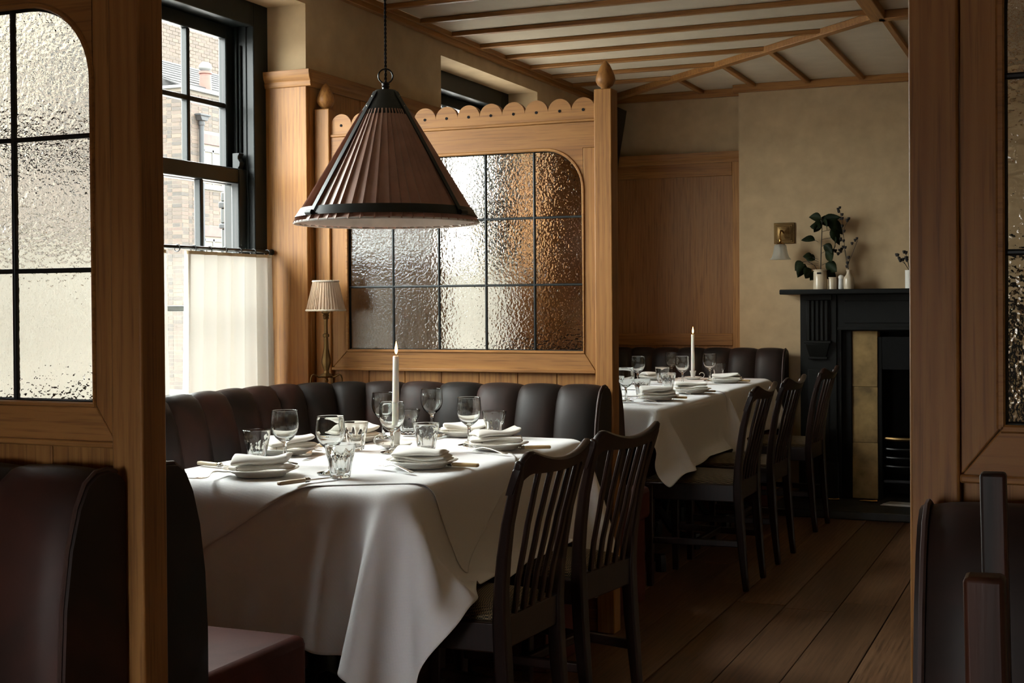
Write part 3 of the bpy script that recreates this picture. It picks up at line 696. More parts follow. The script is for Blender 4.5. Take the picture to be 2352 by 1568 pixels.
def mkbox(x0, x1, y0, y1, z0, z1, r=.012, th=.002, fr=.35): return (np.array([(x0+x1)/2, (y0+y1)/2, (z0+z1)/2]), np.array([(x1-x0)/2, (y1-y0)/2, (z1-z0)/2]), r, th, fr)
def bvh_of(data):
    P, nu, nv, U, Vv = data
    return BVHTree.FromPolygons([Vector(p) for p in P], [(i*nv+j, (i+1)*nv+j, (i+1)*nv+j+1, i*nv+j+1) for i in range(nu-1) for j in range(nv-1)])
bx1 = [mkbox(-2.285, -1.495, 2.835, 4.205, .50, .7485, .02), mkbox(-2.68, -1.59, 2.05, 2.60, 0, .463), mkbox(-2.68, -2.33, 2.0, 4.2, 0, .463), mkbox(-2.68, -1.57, 4.01, 4.6, 0, .463), mkbox(-1.70, -1.25, 2.85, 3.28, .30, .485, .03), mkbox(-1.70, -1.25, 3.40, 3.84, .30, .485, .03)]
A1 = math.radians(-2)
d1 = drape((-1.89-.72*math.cos(A1)+1.04*math.sin(A1), 3.52-.72*math.sin(A1)-1.04*math.cos(A1)), A1, 1.43, 2.06, bx1, seed=2)
cloth_object('tablecloth', 'large white cloth hanging low round the near table, grey in shadow at the front', 'tablecloth', d1)
bx1b = [mkbox(-2.285, -1.495, 2.835, 4.205, .50, .7485, .02, .0048)]+bx1[1:]
A_ = math.radians(31)
d1b = drape((-1.235-1.32*math.cos(A_), 3.16-1.32*math.sin(A_)), A_, 1.32, 1.10, bx1b, seed=5, under=bvh_of(d1), z0=.785, steps=110)
cloth_object('slip_cloth', 'smaller white slip cloth laid askew on top of the near table', 'tablecloth', d1b)
bx2 = [mkbox(-2.405, -1.625, 5.465, 6.665, .50, .7485, .02), mkbox(-2.68, -2.42, 4.8, 7.9, 0, .463), mkbox(-2.68, -1.59, 4.8, 5.22, 0, .463), mkbox(-1.74, -1.28, 5.43, 5.85, .3, .485, .03), mkbox(-1.74, -1.28, 6.05, 6.46, .3, .485, .03)]
cloth_object('tablecloth', 'white cloth on the first far table with a pointed corner hanging over a chair seat', 'tablecloth', drape((-2.70, 5.33), 0, 1.36, 1.50, bx2, seed=3), 'white cloths on the far tables')
bx3 = [mkbox(-2.405, -1.635, 6.685, 7.745, .50, .7485, .02, .006), mkbox(-2.68, -2.42, 4.8, 7.9, 0, .463), mkbox(-2.68, -1.61, 7.44, 7.9, 0, .463), mkbox(-1.74, -1.28, 6.97, 7.39, .3, .485, .03), mkbox(-2.405, -1.625, 5.465, 6.665, .50, .7485, .02, .006)]
cloth_object('tablecloth', 'white cloth on the second far table beside the fireplace chairs', 'tablecloth', drape((-2.70, 6.56), 0, 1.33, 1.44, bx3, seed=4), 'white cloths on the far tables')
#PART3
# ------------------------------------------------------------------ mahogany slat-back chairs (local: seat points to -x, back at x = 0)
LEGP = [(.0, 0), (-.012, .12), (-.026, .28), (-.034, .42), (-.028, .545), (-.006, .675), (.022, .78), (.040, .835)]
def legx(z):
    for (xa, za), (xb, zb) in zip(LEGP, LEGP[1:]):
        if z <= zb: return xa+(xb-xa)*(z-za)/(zb-za)
    return LEGP[-1][0]+(z-.835)*.33
def legy(z): return .150+.030*max(0, (z-.40)/.42)
def bow(y): return .024*(1-(y/.19)**2)
def make_chair(label, group):
    t = thing('dining_chair', label, 'chair', group=group)
    for s in (-1, 1):
        zs = [0, .06, .12, .2, .28, .36, .44, .52, .60, .68, .75, .81, .832]
        MB().bar([(legx(z), s*legy(z), z) for z in zs], [.026, .027, .029, .032, .035, .036, .035, .032, .031, .031, .032, .034, .034], [.026, .028, .030, .034, .037, .038, .036, .032, .029, .026, .024, .023, .022], side=(0, 1, 0)).build('leg', mahZ, t, bevel=.006)
        MB().bar([(-.405, s*.185, 0), (-.405, s*.185, .25), (-.405, s*.185, .43)], [.026, .034, .036], [.026, .034, .036], side=(0, 1, 0)).build('leg', mahZ, t, bevel=.004)
        MB().bar([(-.03, s*.152, .405), (-.405, s*.187, .405)], .024, .072, side=(0, 1, 0)).build('seat_rail', mahZ, t, bevel=.004)
        MB().bar([(-.02, s*.148, .195), (-.395, s*.182, .195)], .018, .028, side=(0, 1, 0)).build('stretcher', mahZ, t, bevel=.004)
    MB().b2(-.425, -.395, -.19, .19, .37, .440).build('seat_rail', mahZ, t, bevel=.004)
    MB().b2(-.048, -.022, -.15, .15, .375, .455).build('seat_rail', mahZ, t, bevel=.004)
    MB().b2(-.215, -.19, -.163, .163, .185, .210).build('stretcher', mahZ, t, bevel=.004)
    # upholstered drop-in seat
    P = []
    for i in range(13):
        u = i/12; row = []
        for j in range(13):
            v = j/12*2-1; x = -.038-.385*u; w = .138+.045*u
            e = max(abs(v)**6, abs(2*u-1)**8); row.append((x, v*w, .452+.026*(1-e)*(1-.25*v*v)))
        P.append(row)
    sm = MB().grid(P); w0 = len(sm.V)
    sm.add([(-.038, -.138, .425), (-.423, -.183, .425), (-.423, .183, .425), (-.038, .138, .425), (-.038, -.138, .453), (-.423, -.183, .453), (-.423, .183, .453), (-.038, .138, .453)], [(0, 1, 5, 4), (1, 2, 6, 5), (2, 3, 7, 6), (3, 0, 4, 7), (0, 3, 2, 1)])
    sm.build('seat', hound, t, smooth=55)
    # yoke crest: dips in the middle, rounded shoulders
    def top(y):
        a = abs(y)/.198; z = .826+.042*a**2.0
        if a > .80: z -= .058*((a-.80)/.20)**2.3
        return z
    def bot(y):
        a = abs(y)/.198; z = .792+.012*a**2
        if a > .70: z -= .055*((a-.70)/.30)**1.7
        return z
    ys = [-.1965+.393*i/34 for i in range(35)]; V = []; F = []
    for y in ys:
        zt, zb = top(y), bot(y); x0 = .036+bow(y); tk = 1-.28*max(0, (abs(y)/.1965-.7)/.3)
        for z, dx in ((zb, -.009), (zb, .013), ((zb+zt)/2, .017), (zt-.006, .020), (zt, .012), (zt, -.001), (zt-.006, -.006), ((zb+zt)/2, -.008)): V.append((x0+(z-.82)*.3+dx*tk-.005, y, z))
    n = len(ys)
    for i in range(n-1):
        for j in range(8): F.append((i*8+j, i*8+(j+1) % 8, (i+1)*8+(j+1) % 8, (i+1)*8+j))
    F += [tuple(range(8))[::-1], tuple(range((n-1)*8, n*8))]
    MB().add(V, F).build('crest_rail', mahZ, t, smooth=50, bevel=0)
    for k_ in range(5):
        yb, yt = (-2+k_)*.0475, (-2+k_)*.056
        path = []
        for i in range(9):
            z = .448+(.805-.448)*i/8; y = yb+(yt-yb)*i/8
            path.append((legx(z)+.004+bow(y)*(i/8)+.008*math.sin(PI*i/8), y, z))
        MB().bar(path, .0185, .011, side=(0, 1, 0)).build('slat', mahZ, t, bevel=.003)
    return t
ch = make_chair('dark mahogany slat-back chair nearest the camera, pulled up to the near table', 'chairs at the near table')
ch.location = (-1.225, 3.075, 0); ch.rotation_euler = (0, 0, math.radians(-4))
dup(ch, (-1.215, 3.615, 0), math.radians(-9), 'dark mahogany slat-back chair at the near table, second along, in front of the screen post', 'chairs at the near table')
dup(ch, (-1.272, 5.640, 0), math.radians(-1), 'dark slat-back chair at the far tables with a cloth corner hanging over its seat', 'chairs at the far tables')
dup(ch, (-1.265, 6.255, 0), math.radians(-2), 'dark slat-back chair at the far tables, middle of the row of three', 'chairs at the far tables')
dup(ch, (-1.262, 7.180, 0), math.radians(-2), 'dark slat-back chair at the far tables, last of the row and nearest the fireplace', 'chairs at the far tables')
rc = thing('ladder_back_chair', 'worn black and red-brown chair seen edge-on at the bottom right corner', 'chair', (-.053, 1.02, 0), 0)
for yy, dx in ((.235, -.016), (-.235, .006)):
    MB().bar([(dx+.010, yy, 0), (dx+.006, yy, .45), (dx+.004, yy, .75), (dx-.002, yy, 1.048)], [.022, .022, .020, .0195], [.022, .022, .022, .022], side=(0, 1, 0)).build('post', blackwood, rc, bevel=.003)
for z in (.50, .63, .76): MB().b2(-.002, .012, -.225, .225, z, z+.06).build('ladder_rail', blackwood, rc, bevel=.003)
for yy in (.2, -.2): MB().b2(.385, .411, yy-.013, yy+.013, 0, .44).build('leg', blackwood, rc, bevel=.003)
MB().b2(.0, .42, -.22, .22, .43, .46).build('seat', blackwood, rc, bevel=.008)
for yy in (.225, -.225): MB().b2(.01, .40, yy-.010, yy+.010, .2, .225).build('stretcher', blackwood, rc, bevel=.003)

# ------------------------------------------------------------------ tableware
TZ = .7575
def wine_glass(label, x, y, group, proto=[]):
    if proto: return dup(proto[0], (x, y, TZ), random.uniform(0, 6), label, group)
    t = thing('wine_glass', label, 'glass', (x, y, TZ), 0, group)
    out = [(.0, .000), (.033, .000), (.0335, .0015), (.030, .003), (.012, .007), (.006, .012), (.0048, .022), (.0046, .050), (.0062, .064), (.014, .070), (.024, .080), (.031, .093), (.0350, .108), (.0357, .122), (.0345, .140), (.0325, .158), (.0328, .1592)]
    inn = [(.0322, .1592), (.0317, .158), (.0333, .140), (.0345, .122), (.0337, .108), (.0296, .094), (.022, .082), (.012, .0745), (.0, .0725)]
    out = [(r*1.08, z*.94) for r, z in out]; inn = [(r*1.08, z*.94) for r, z in inn]
    MB().lathe(out[1:]+inn, 40, cap=False).lathe([(.0, 0), (.033*1.08, 0)], 40, cap=False).build('bowl_and_stem', crystal, t, smooth=80)
    proto.append(t); return t
def tumbler(label, x, y, group, proto=[]):
    if proto: return dup(proto[0], (x, y, TZ), random.uniform(0, 6), label, group)
    t = thing('tumbler', label, 'glass', (x, y, TZ), 0, group)
    nf = 9
    def fn(r, z, a):
        if z < .004 or r < .02: return r
        u = ((a*nf/(2*PI)) % 1)*2-1; lim = .060-.012*abs(u)**2*1.0
        w = min(1, max(0, (lim-z)/.010)); flat_ = math.cos(PI/nf)/math.cos(u*PI/nf)
        return r*(1-w)+r*(flat_*.975)*w
    out = [(.026, 0), (.0275, .002), (.0285, .006), (.0305, .018), (.0325, .030), (.0345, .042), (.036, .050), (.0375, .058), (.0385, .064), (.0405, .076), (.0425, .0865), (.0426, .0885)]
    out = [(r*.95, z*.96) for r, z in out]
    V = MB().lathe(out, 108, cap=False, fn=fn)
    V.lathe([(r*.95, z*.96) for r, z in [(.0426, .0885), (.0416, .0890), (.0410, .0865), (.038, .070), (.0345, .052), (.0315, .034), (.0285, .016), (.0265, .0125), (.0, .0115)]], 108, cap=False)
    V.lathe([(0, 0), (.026*.95, 0)], 108, cap=False)
    o = V.build('faceted_glass', crystal, t, smooth=28)
    bm = bmesh.new(); bm.from_mesh(o.data); bmesh.ops.remove_doubles(bm, verts=bm.verts, dist=.00005); bmesh.ops.recalc_face_normals(bm, faces=bm.faces); bm.to_mesh(o.data); bm.free(); o.data.set_sharp_from_angle(angle=math.radians(28))
    proto.append(t); return t
def plate(label, x, y, group, proto=[]):
    if proto: return dup(proto[0], (x, y, TZ), 0, label, group)
    o = MB().lathe([(0, .004), (.058, .004), (.060, .0), (.064, .0), (.066, .004), (.082, .012), (.097, .0175), (.099, .0192), (.097, .0205), (.082, .0150), (.068, .0085), (.06, .0068), (0, .0066)], 56, cap=False).build('side_plate', china, None, smooth=50)
    o.location = (x, y, TZ); tag(o, label, 'plate', group); proto.append(o); return o
def napkin(label, x, y, rz, group, seed, L=.165, W=.088, layers=3, tilt=0.0, puff=1.0):
    """folded linen napkin: soft flattened folds lying on one another, the fold on one long side, loose edges on the other"""
    rs = random.Random(seed); m_ = MB(); z = .0085; nu, nv = 17, 22
    for k_ in range(layers):
        th = (.0115 if k_ < layers-1 else .0165)*puff*rs.uniform(.85, 1.15); yaw = rs.uniform(-.12, .12)+(.10*tilt if k_ == layers-1 else 0)
        l, w = L*(1-.035*k_)*rs.uniform(.96, 1.03), W*(1-.03*k_)*rs.uniform(.95, 1.04); ox, oy = rs.uniform(-.005, .005), rs.uniform(-.005, .005)
        ph = [rs.uniform(0, 6) for _ in range(5)]; P = []
        for i in range(nu):
            u = i/(nu-1)*2-1; row = []
            skew = .10*tilt*u if k_ == layers-1 else 0
            for j in range(nv):
                a = 2*PI*j/nv; c, s_ = math.cos(a), math.sin(a)
                px = w/2*math.copysign(abs(c)**.72, c)*(1+.05*math.sin(2.3*u+ph[0])) ; pz = th/2*math.copysign(abs(s_)**.9, s_)
                if px > w*.30: pz *= .6                           # loose edges lie flatter than the fold
                e = 1-.12*abs(u)**10
                lift = .0036*math.sin(2.8*u+ph[1]+px*34)+.0042*math.sin(px*60+ph[2]+1.5*u)*(k_ == layers-1)+(.012*tilt*max(0, u)**2 if k_ == layers-1 else .004*tilt*max(0, u)**2)
                X = u*l/2*(1+.03*math.sin(px*60+ph[3]))+skew*px; Y = px
                row.append((X*math.cos(yaw)-Y*math.sin(yaw)+ox, X*math.sin(yaw)+Y*math.cos(yaw)+oy, max(.0076, z+th/2+pz*e+lift)))
            P.append(row)
        c = nv; V = [p for r in P for p in r]; F = []
        for i in range(nu-1):
            for j in range(c): F.append((i*c+j, i*c+(j+1) % c, (i+1)*c+(j+1) % c, (i+1)*c+j))
        for e, rev in ((0, 1), ((nu-1)*c, 0)):
            for j in range(c//2-1):
                f = (e+j, e+j+1, e+c-2-j, e+c-1-j) if j else (e+0, e+1, e+c-2, e+c-1); F.append(f[::-1] if rev else f)
        m_.add(V, F); z += th*.76
    o = m_.build('napkin', napkinM, None, sub=1, smooth=180); o.location = (x, y, TZ+.004); o.rotation_euler = (0, 0, rz); tag(o, label, 'napkin', group)
    q = [(-L*.30+.0025*math.sin(i*1.9), -W*.53, .011+.0017*i) for i in range(7)]
    MB().tube(q, .0006, 5).build('stitching', thread, o, label='black stitched line')
    return o
def knife(label, x, y, rz, group, mat=ivory, blade=True):
    t = thing('table_knife', label, 'knife', (x, y, TZ+.0055), rz, group)          # handle end at the origin, blade along +x
    MB().bar([(0, 0, 0), (.003, 0, 0), (.04, 0, 0), (.075, 0, 0), (.082, 0, 0)], [.012, .016, .0165, .0145, .012], [.006, .0095, .010, .009, .008], side=(0, 1, 0)).build('handle', mat, t, bevel=.003)
    MB().lathe([(.0055, 0), (.0068, .004), (.0055, .008), (.0068, .012), (.005, .016)], 12).xf(Matrix.Translation((.081, 0, 0)) @ Matrix.Rotation(PI/2, 4, 'Y')).build('ferrule', silver, t)
    MB().prism([(.095, -.006), (.12, -.0085), (.17, -.0095), (.195, -.008), (.203, 0), (.195, .006), (.12, .0065), (.095, .005)], 'Z', -.002, -.0005).build('blade', silver, t, bevel=.0004)
    return t
def fork(label, x, y, rz, group, proto=[]):
    t = thing('table_fork', label, 'fork', (x, y, TZ+.001), rz, group)             # tine tips at the origin, handle along +x
    zc = lambda s: .003+.014*max(0, 1-abs(s-.075)/.075)**1.2 if s < .15 else .003
    w = [(-.0105+.007*k_) for k_ in range(4)]
    for yy in w: MB().bar([(s, yy*(.9+.1*s/.05), .012-.20*s+1.9*s*s) for s in (0, .012, .024, .036, .05)], [.0016, .0028, .003, .003, .0032], .0018, side=(0, 1, 0)).build('tine', silver, t, bevel=.0004)
    pth = [(.048, 0, .0068), (.060, 0, .0068), (.074, 0, .0085), (.088, 0, .012), (.105, 0, .0145), (.13, 0, .013), (.16, 0, .008), (.185, 0, .004), (.198, 0, .003)]
    MB().bar(pth, [.0245, .0245, .019, .009, .006, .0065, .010, .0145, .010], [.002, .002, .0022, .0028, .0034, .0034, .003, .0028, .0022], side=(0, 1, 0)).build('handle', silver, t, bevel=.001)
    return t
def candle(label, x, y, z0, h, lean, flame=True):
    t = thing('candle', label, 'candle', (x, y, z0)); t.rotation_euler = lean
    MB().lathe([(.0095, 0), (.0115, .004), (.0115, .02), (.0105, h*.5), (.0090, h-.004), (.0082, h-.001), (.003, h-.002), (0, h-.002)], 24).build('wax', wax, t, smooth=50)
    MB().tube([(0, 0, h-.004), (.0008, 0, h+.006), (.002, 0, h+.012)], .0009, 6).build('wick', thread, t)
    MB().lathe([(0, .004), (.0028, .007), (.0046, .013), (.0050, .018), (.0040, .026), (.0024, .034), (.001, .041), (0, .045)], 16, (0.001, 0, h)).build('flame', flameM, t, smooth=80)
    l = bpy.data.lights.new('candle_light', 'POINT'); l.energy = .7; l.color = (1, .52, .2); l.shadow_soft_size = .008
    lo = bpy.data.objects.new('candle_light', l); COL.objects.link(lo); lo.location = (x, y, z0+h+.065)
    return t
def holder(label, x, y, rz, proto=[]):
    if proto: return dup(proto[0], (x, y, TZ), rz, label)
    t = thing('candle_holder', label, 'candle holder', (x, y, TZ), rz)
    MB().lathe([(0, .002), (.03, .002), (.034, 0), (.042, .004), (.050, .011), (.0515, .013), (.050, .0138), (.038, .008), (.014, .006), (.0125, .018), (.0150, .036), (.0185, .046), (.0185, .048), (.0155, .048), (.0125, .036), (.0118, .022), (0, .021)], 40, cap=False).build('saucer_and_cup', china, t, smooth=50)
    P = []
    for i in range(19):
        a = -2.4+5.4*i/18; r = .0165-.0002*i
        P.append([(.050+r*math.cos(a), yy, .024+r*math.sin(a)) for yy in (-.011, -.004, .004, .011)])
    MB().grid(P).build('ring_handle', china, t, solid=.003, smooth=60)
    proto.append(t); return t
G1 = 'wine glasses on the near table'
for lb, x, y in (('wine glass at the window end of the near table, behind the front napkin', -2.032, 3.185), ('wine glass directly behind the foremost tumbler on the near table', -1.812, 3.060), ('wine glass standing right in front of the candle on the near table', -1.893, 3.555), ('wine glass half hidden behind the lit candle on the near table', -2.125, 3.93), ('wine glass furthest from the camera on the near table', -2.060, 4.16), ('wine glass between the two right-hand napkins on the near table', -1.757, 3.809)): wine_glass(lb, x, y, G1)
G2 = 'tumblers on the near table'
for lb, x, y in (('faceted tumbler in front of the window-side napkin, leftmost on the near table', -2.170, 3.255), ('foremost faceted tumbler, at the front edge of the near table', -1.748, 3.000), ('faceted tumbler left of the candle beside a napkin on the near table', -2.030, 3.575), ('faceted tumbler right of the candle behind the folded napkin', -1.802, 3.60), ('faceted tumbler half behind the furthest wine glass on the near table', -2.10, 4.06), ('faceted tumbler behind the puffed napkin, rightmost on the near table', -1.79, 4.08)): tumbler(lb, x, y, G2)
settings = [('front', -1.965, 2.965), ('window-side', -2.178, 3.425), ('middle window-side', -2.175, 3.815), ('front aisle-side', -1.650, 3.27), ('back aisle-side', -1.640, 3.755), ('back', -1.905, 4.095)]
for (w, x, y), (rz, ly, tl, pf_) in zip(settings, ((.22, 2, .9, 1.35), (.9, 2, .9, 1.4), (1.1, 2, .7, 1.4), (.12, 3, .2, 1.05), (.50, 3, 1.2, 1.3), (.30, 2, .4, 1.3))):
    plate('white side plate under the %s napkin on the near table' % w, x, y, 'plates on the near table')
    napkin('white folded linen napkin on the %s plate of the near table' % w, x, y, rz, 'napkins on the near table', int(x*-1000) % 17, layers=ly, tilt=tl, puff=pf_, L=.16)
GK = 'knives on the near table'
knife('cream-handled knife at the far left edge of the near table', -2.255, 3.095, math.radians(-14), GK, cream_ivory)
knife('knife with pale handle lying at the front edge of the near table', -1.806, 2.80, math.radians(70), GK, cream_ivory)
knife('yellow-handled knife behind the leftmost wine glasses on the near table', -2.235, 3.585, math.radians(10), GK)
knife('yellow-handled knife beside the front aisle-side plate', -1.495, 3.300, math.radians(176), GK)
knife('yellow-handled knife beside the puffed napkin behind the first chair', -1.480, 3.800, math.radians(-150), GK)
knife('dark-bladed knife in front of the back plate on the near table', -1.97, 3.92, math.radians(80), GK, cream_ivory)
GF = 'forks on the near table'
fork('silver fork left of the front plate on the near table', -2.035, 2.765, math.radians(97), GF)
fork('silver fork with raised tines behind the front napkin on the near table', -2.050, 3.30, math.radians(105), GF)
fork('silver fork at the front edge of the near table beside the striped napkin', -1.775, 3.205, math.radians(-27), GF)
fork('silver fork in front of the puffed napkin on the near table', -1.725, 3.665, math.radians(-20), GF)
holder('white ring-handled candle holder on the near table', -1.945, 3.675, math.radians(200))
candle('tall lit white candle in the middle of the near table', -1.945, 3.675, TZ+.021, .262, (.0, .012, 0))
# far tables
G3 = 'wine glasses on the far tables'
for lb, x, y in (('wine glass on the far tables nearest the screen post', -1.872, 5.735), ('wine glass on the far tables second from the screen post, further back', -2.20, 6.95), ('wine glass on the far tables half hidden behind another, left of the candle', -2.20, 7.60), ('wine glass on the far tables just left of the candle', -1.975, 7.03), ('wine glass on the far tables right of the candle', -1.915, 7.38)): wine_glass(lb, x, y, G3)
G4 = 'tumblers on the far tables'
for lb, x, y in (('tumbler on the far tables left of the candle, the furthest back', -2.115, 7.12), ('tumbler on the far tables behind the middle napkin', -1.915, 6.55), ('tumbler on the far tables behind the nearest rolled napkin', -1.875, 5.985), ('tumbler on the far tables cut off by the screen post', -2.055, 6.14), ('tumbler on the far tables at the fireplace end behind a napkin', -1.92, 7.60)): tumbler(lb, x, y, G4)
for (w, x, y), (rz, ly, tl, pf_) in zip((('nearest', -1.775, 5.90), ('middle', -1.755, 6.40), ('fireplace-end', -1.790, 7.24), ('window-side', -2.25, 7.40)), ((.35, 3, .8, 1.25), (.25, 3, .3, 1.05), (.15, 3, .2, 1.0), (.8, 2, .6, 1.2))):
    plate('white side plate under the %s napkin on the far tables' % w, x, y, 'plates on the far tables')
    napkin('folded linen napkin on the %s plate of the far tables' % w, x, y, rz, 'napkins on the far tables', int(y*100) % 19, layers=ly, tilt=tl, puff=pf_)
for lb, x, y, a in (('yellow-handled knife beside the nearest plate on the far tables', -1.655, 5.965, 178), ('yellow-handled knife beside the middle plate on the far tables', -1.640, 6.43, 178), ('yellow-handled knife beside the fireplace-end plate on the far tables', -1.675, 7.33, 176)): knife(lb, x, y, math.radians(a), 'knives on the far tables')
fork('silver fork in front of the nearest plate on the far tables', -1.905, 5.80, math.radians(-26), 'forks on the far tables')
fork('silver fork in front of the middle plate on the far tables', -1.88, 6.27, math.radians(-20), 'forks on the far tables')
holder('white ring-handled candle holder on the far table', -2.045, 7.50, math.radians(10))
candle('tall lit white candle on the far table', -2.045, 7.50, TZ+.021, .235, (0, 0, 0))

# ------------------------------------------------------------------ pendant lamp over the near table
PX, PY = -1.876, 3.50
pd = thing('pendant_lamp', 'conical mauve pleated pendant lamp with black metal straps over the near table', 'lamp', (PX, PY, 0), math.radians(28))
ZR, ZT, RR, RT = 1.436, 1.755, .272, .070
def pleat(nm, r0, r1, z0, z1, mat, amp, parent, npl=60, inside=0):
    m_ = MB(); seg = npl*6
    rs = random.Random(4); wid = [rs.uniform(.6, 1.4) for _ in range(npl)]; tot = sum(wid); acc = [0]
    for w in wid: acc.append(acc[-1]+w/tot)
    V = []; F = []; k_ = 9
    for j in range(npl):
        for q in range(6):
            a = 2*PI*(acc[j]+(acc[j+1]-acc[j])*q/6); saw = (q/5)**1.6
            for i in range(k_):
                u = i/(k_-1); r = r0+(r1-r0)*u; r += amp*(saw-.5)*(.35+.65*(1-u)); V.append((r*math.cos(a), r*math.sin(a), z0+(z1-z0)*u))
    n = npl*6
    for j in range(n):
        for i in range(k_-1): F.append((j*k_+i, ((j+1) % n)*k_+i, ((j+1) % n)*k_+i+1, j*k_+i+1))
    return m_.add(V, F).build(nm, mat, parent, smooth=30)
pleat('pleated_shade', RR-.002, RT+.002, ZR, ZT+.01, pleatM, .009, pd, npl=54)
MB().lathe([(RR-.010, ZR+.004), (RT-.004, ZT)], 96, cap=False).build('lining', liningM, pd, smooth=60)
MB().tube([(RR*math.cos(a)-.003*math.cos(a), RR*math.sin(a)-.003*math.sin(a), ZR+.001) for a in [2*PI*i/96 for i in range(97)]], .0035, 6).build('rim_braid', liningM, pd)
tt = lambda z: RR+(RT-RR)*(z-ZR)/(ZT-ZR)
MB().lathe([(tt(1.452)+.006, 1.452), (tt(1.478)+.006, 1.478), (tt(1.478)+.003, 1.478), (tt(1.452)+.003, 1.452), (tt(1.452)+.006, 1.452)], 96, cap=False).build('lower_band', blackpaint, pd, smooth=40)
MB().lathe([(tt(1.750)+.008, 1.750), (.034, 1.822), (.030, 1.826), (0, 1.827)], 64).lathe([(tt(1.750)+.008, 1.750), (tt(1.75)+.004, 1.748), (.03, 1.82)], 64, cap=False).build('metal_cap', blackpaint, pd, smooth=40)
for q in range(4):
    a = math.radians(-90-54+q*90) if q % 2 == 0 else math.radians(-90+54+(q-1)*90)
    a = [math.radians(-90-52), math.radians(-90+52), math.radians(90-52), math.radians(90+52)][q]
    path = [((tt(z)+.0095)*math.cos(a), (tt(z)+.0095)*math.sin(a), z) for z in (1.457, 1.53, 1.62, 1.70, 1.752)]+[((.034+.004)*math.cos(a), (.034+.004)*math.sin(a), 1.820)]
    st = MB().bar(path, .019, .003, side=(-math.sin(a), math.cos(a), 0)).build('strap', blackpaint, pd, bevel=.001)
    rr = tt(1.457)+.014
    MB().tube([(rr*math.cos(a)-math.sin(a)*s, rr*math.sin(a)+math.cos(a)*s, 1.458) for s in (-.014, .014)], .0075, 12).build('rolled_end', blackpaint, st)
    for z in (1.775, 1.805): MB().lathe([(.0022, 0), (.0016, .0015), (0, .002)], 8).xf(Matrix.Translation((path[-1][0]+(path[-2][0]-path[-1][0])*(1.82-z)/.068+.002*math.cos(a), path[-1][1]+(path[-2][1]-path[-1][1])*(1.82-z)/.068+.002*math.sin(a), z)) @ Matrix.Rotation(a, 4, 'Z') @ Matrix.Rotation(PI/2, 4, 'Y')).build('rivet', silver, st)
MB().lathe([(.010, 1.826), (.010, 1.834), (.013, 1.837), (.010, 1.840), (.012, 1.846), (.008, 1.850), (0, 1.851)], 16).build('swivel', iron, pd)
MB().tube([(.021*math.cos(a), 0, 1.868+.021*math.sin(a)) for a in [2*PI*i/32 for i in range(33)]], .0024, 8, upv=(0, 1, 0)).build('ring', iron, pd)
m_ = MB()
for ph in (0, PI): m_.tube([(.0022*math.cos(z*260+ph), .0022*math.sin(z*260+ph), z) for z in np.arange(1.845, 2.5, .004)], .0021, 5)
m_.build('twisted_cord', thread, pd)
MB().lathe([(0, 1.60), (.012, 1.60), (.028, 1.64), (.030, 1.665), (.014, 1.70), (.012, 1.74), (0, 1.74)], 20).build('bulb', china, pd, smooth=70)

# ------------------------------------------------------------------ little brass lamp behind the bench corner
MB().prism([(-2.805, 4.10), (-2.40, 4.605), (-2.805, 4.605)], 'Z', .845, .865).build('corner_shelf', oakX, wl, bevel=.003)
lx, ly = -2.697, 4.528
lp = thing('table_lamp', 'small brass table lamp with cream pleated shade behind the bench corner', 'lamp', (lx, ly, .865), math.radians(23))
lz = lambda z: z-.865
MB().lathe([(0, lz(.918)), (.022, lz(.916)), (.027, lz(.922)), (.020, lz(.928)), (.011, lz(.934)), (.009, lz(.942)), (.013, lz(.955)), (.0185, lz(.972)), (.019, lz(.985)), (.0145, lz(1.005)), (.009, lz(1.03)), (.0085, lz(1.052)), (.0075, lz(1.072)), (.0125, lz(1.074)), (.0125, lz(1.084)), (.0075, lz(1.087)), (.0065, lz(1.12)), (.0075, lz(1.142)), (.012, lz(1.146)), (.010, lz(1.152)), (.013, lz(1.156)), (.010, lz(1.162)), (.016, lz(1.168)), (.018, lz(1.180)), (.012, lz(1.182)), (.011, lz(1.215)), (0, lz(1.216))], 8).build('stem', brass, lp, smooth=20)
for q in range(3):
    a = math.radians(-90-90+q*120+60) ; a = [0, PI*.66, PI*1.34][q] if q else 0
    a = [math.radians(0), math.radians(180), math.radians(75)][q]
    MB().tube([((r)*math.cos(a), (r)*math.sin(a), lz(z)) for r, z in ((.018, .920), (.030, .918), (.040, .923), (.049, .928), (.056, .924), (.060, .912), (.061, .895), (.064, .880), (.070, .868))], [.007, .0055, .005, .005, .005, .005, .0055, .006, .006], 8, flat=.7).build('leg', brass, lp)
MB().lathe([(.0, lz(.895)), (.006, lz(.897)), (.008, lz(.905)), (.005, lz(.912)), (.010, lz(.918))], 12).build('pendant_drop', brass, lp)
sh = pleat('pleated_shade', .0745, .0485, lz(1.178), lz(1.292), shadeM, .004, lp, npl=44)
MB().lathe([(.0715, lz(1.180)), (.0465, lz(1.290))], 48, cap=False).build('shade_lining', liningM, lp, smooth=60)
for r, z, h in ((.0755, 1.177, .0038), (.0495, 1.289, .0038)):
    MB().tube([(r*math.cos(a), r*math.sin(a), lz(z)+.0005*math.sin(a*31)) for a in [2*PI*i/120 for i in range(121)]], h, 7).build('braid', fringeM, lp)

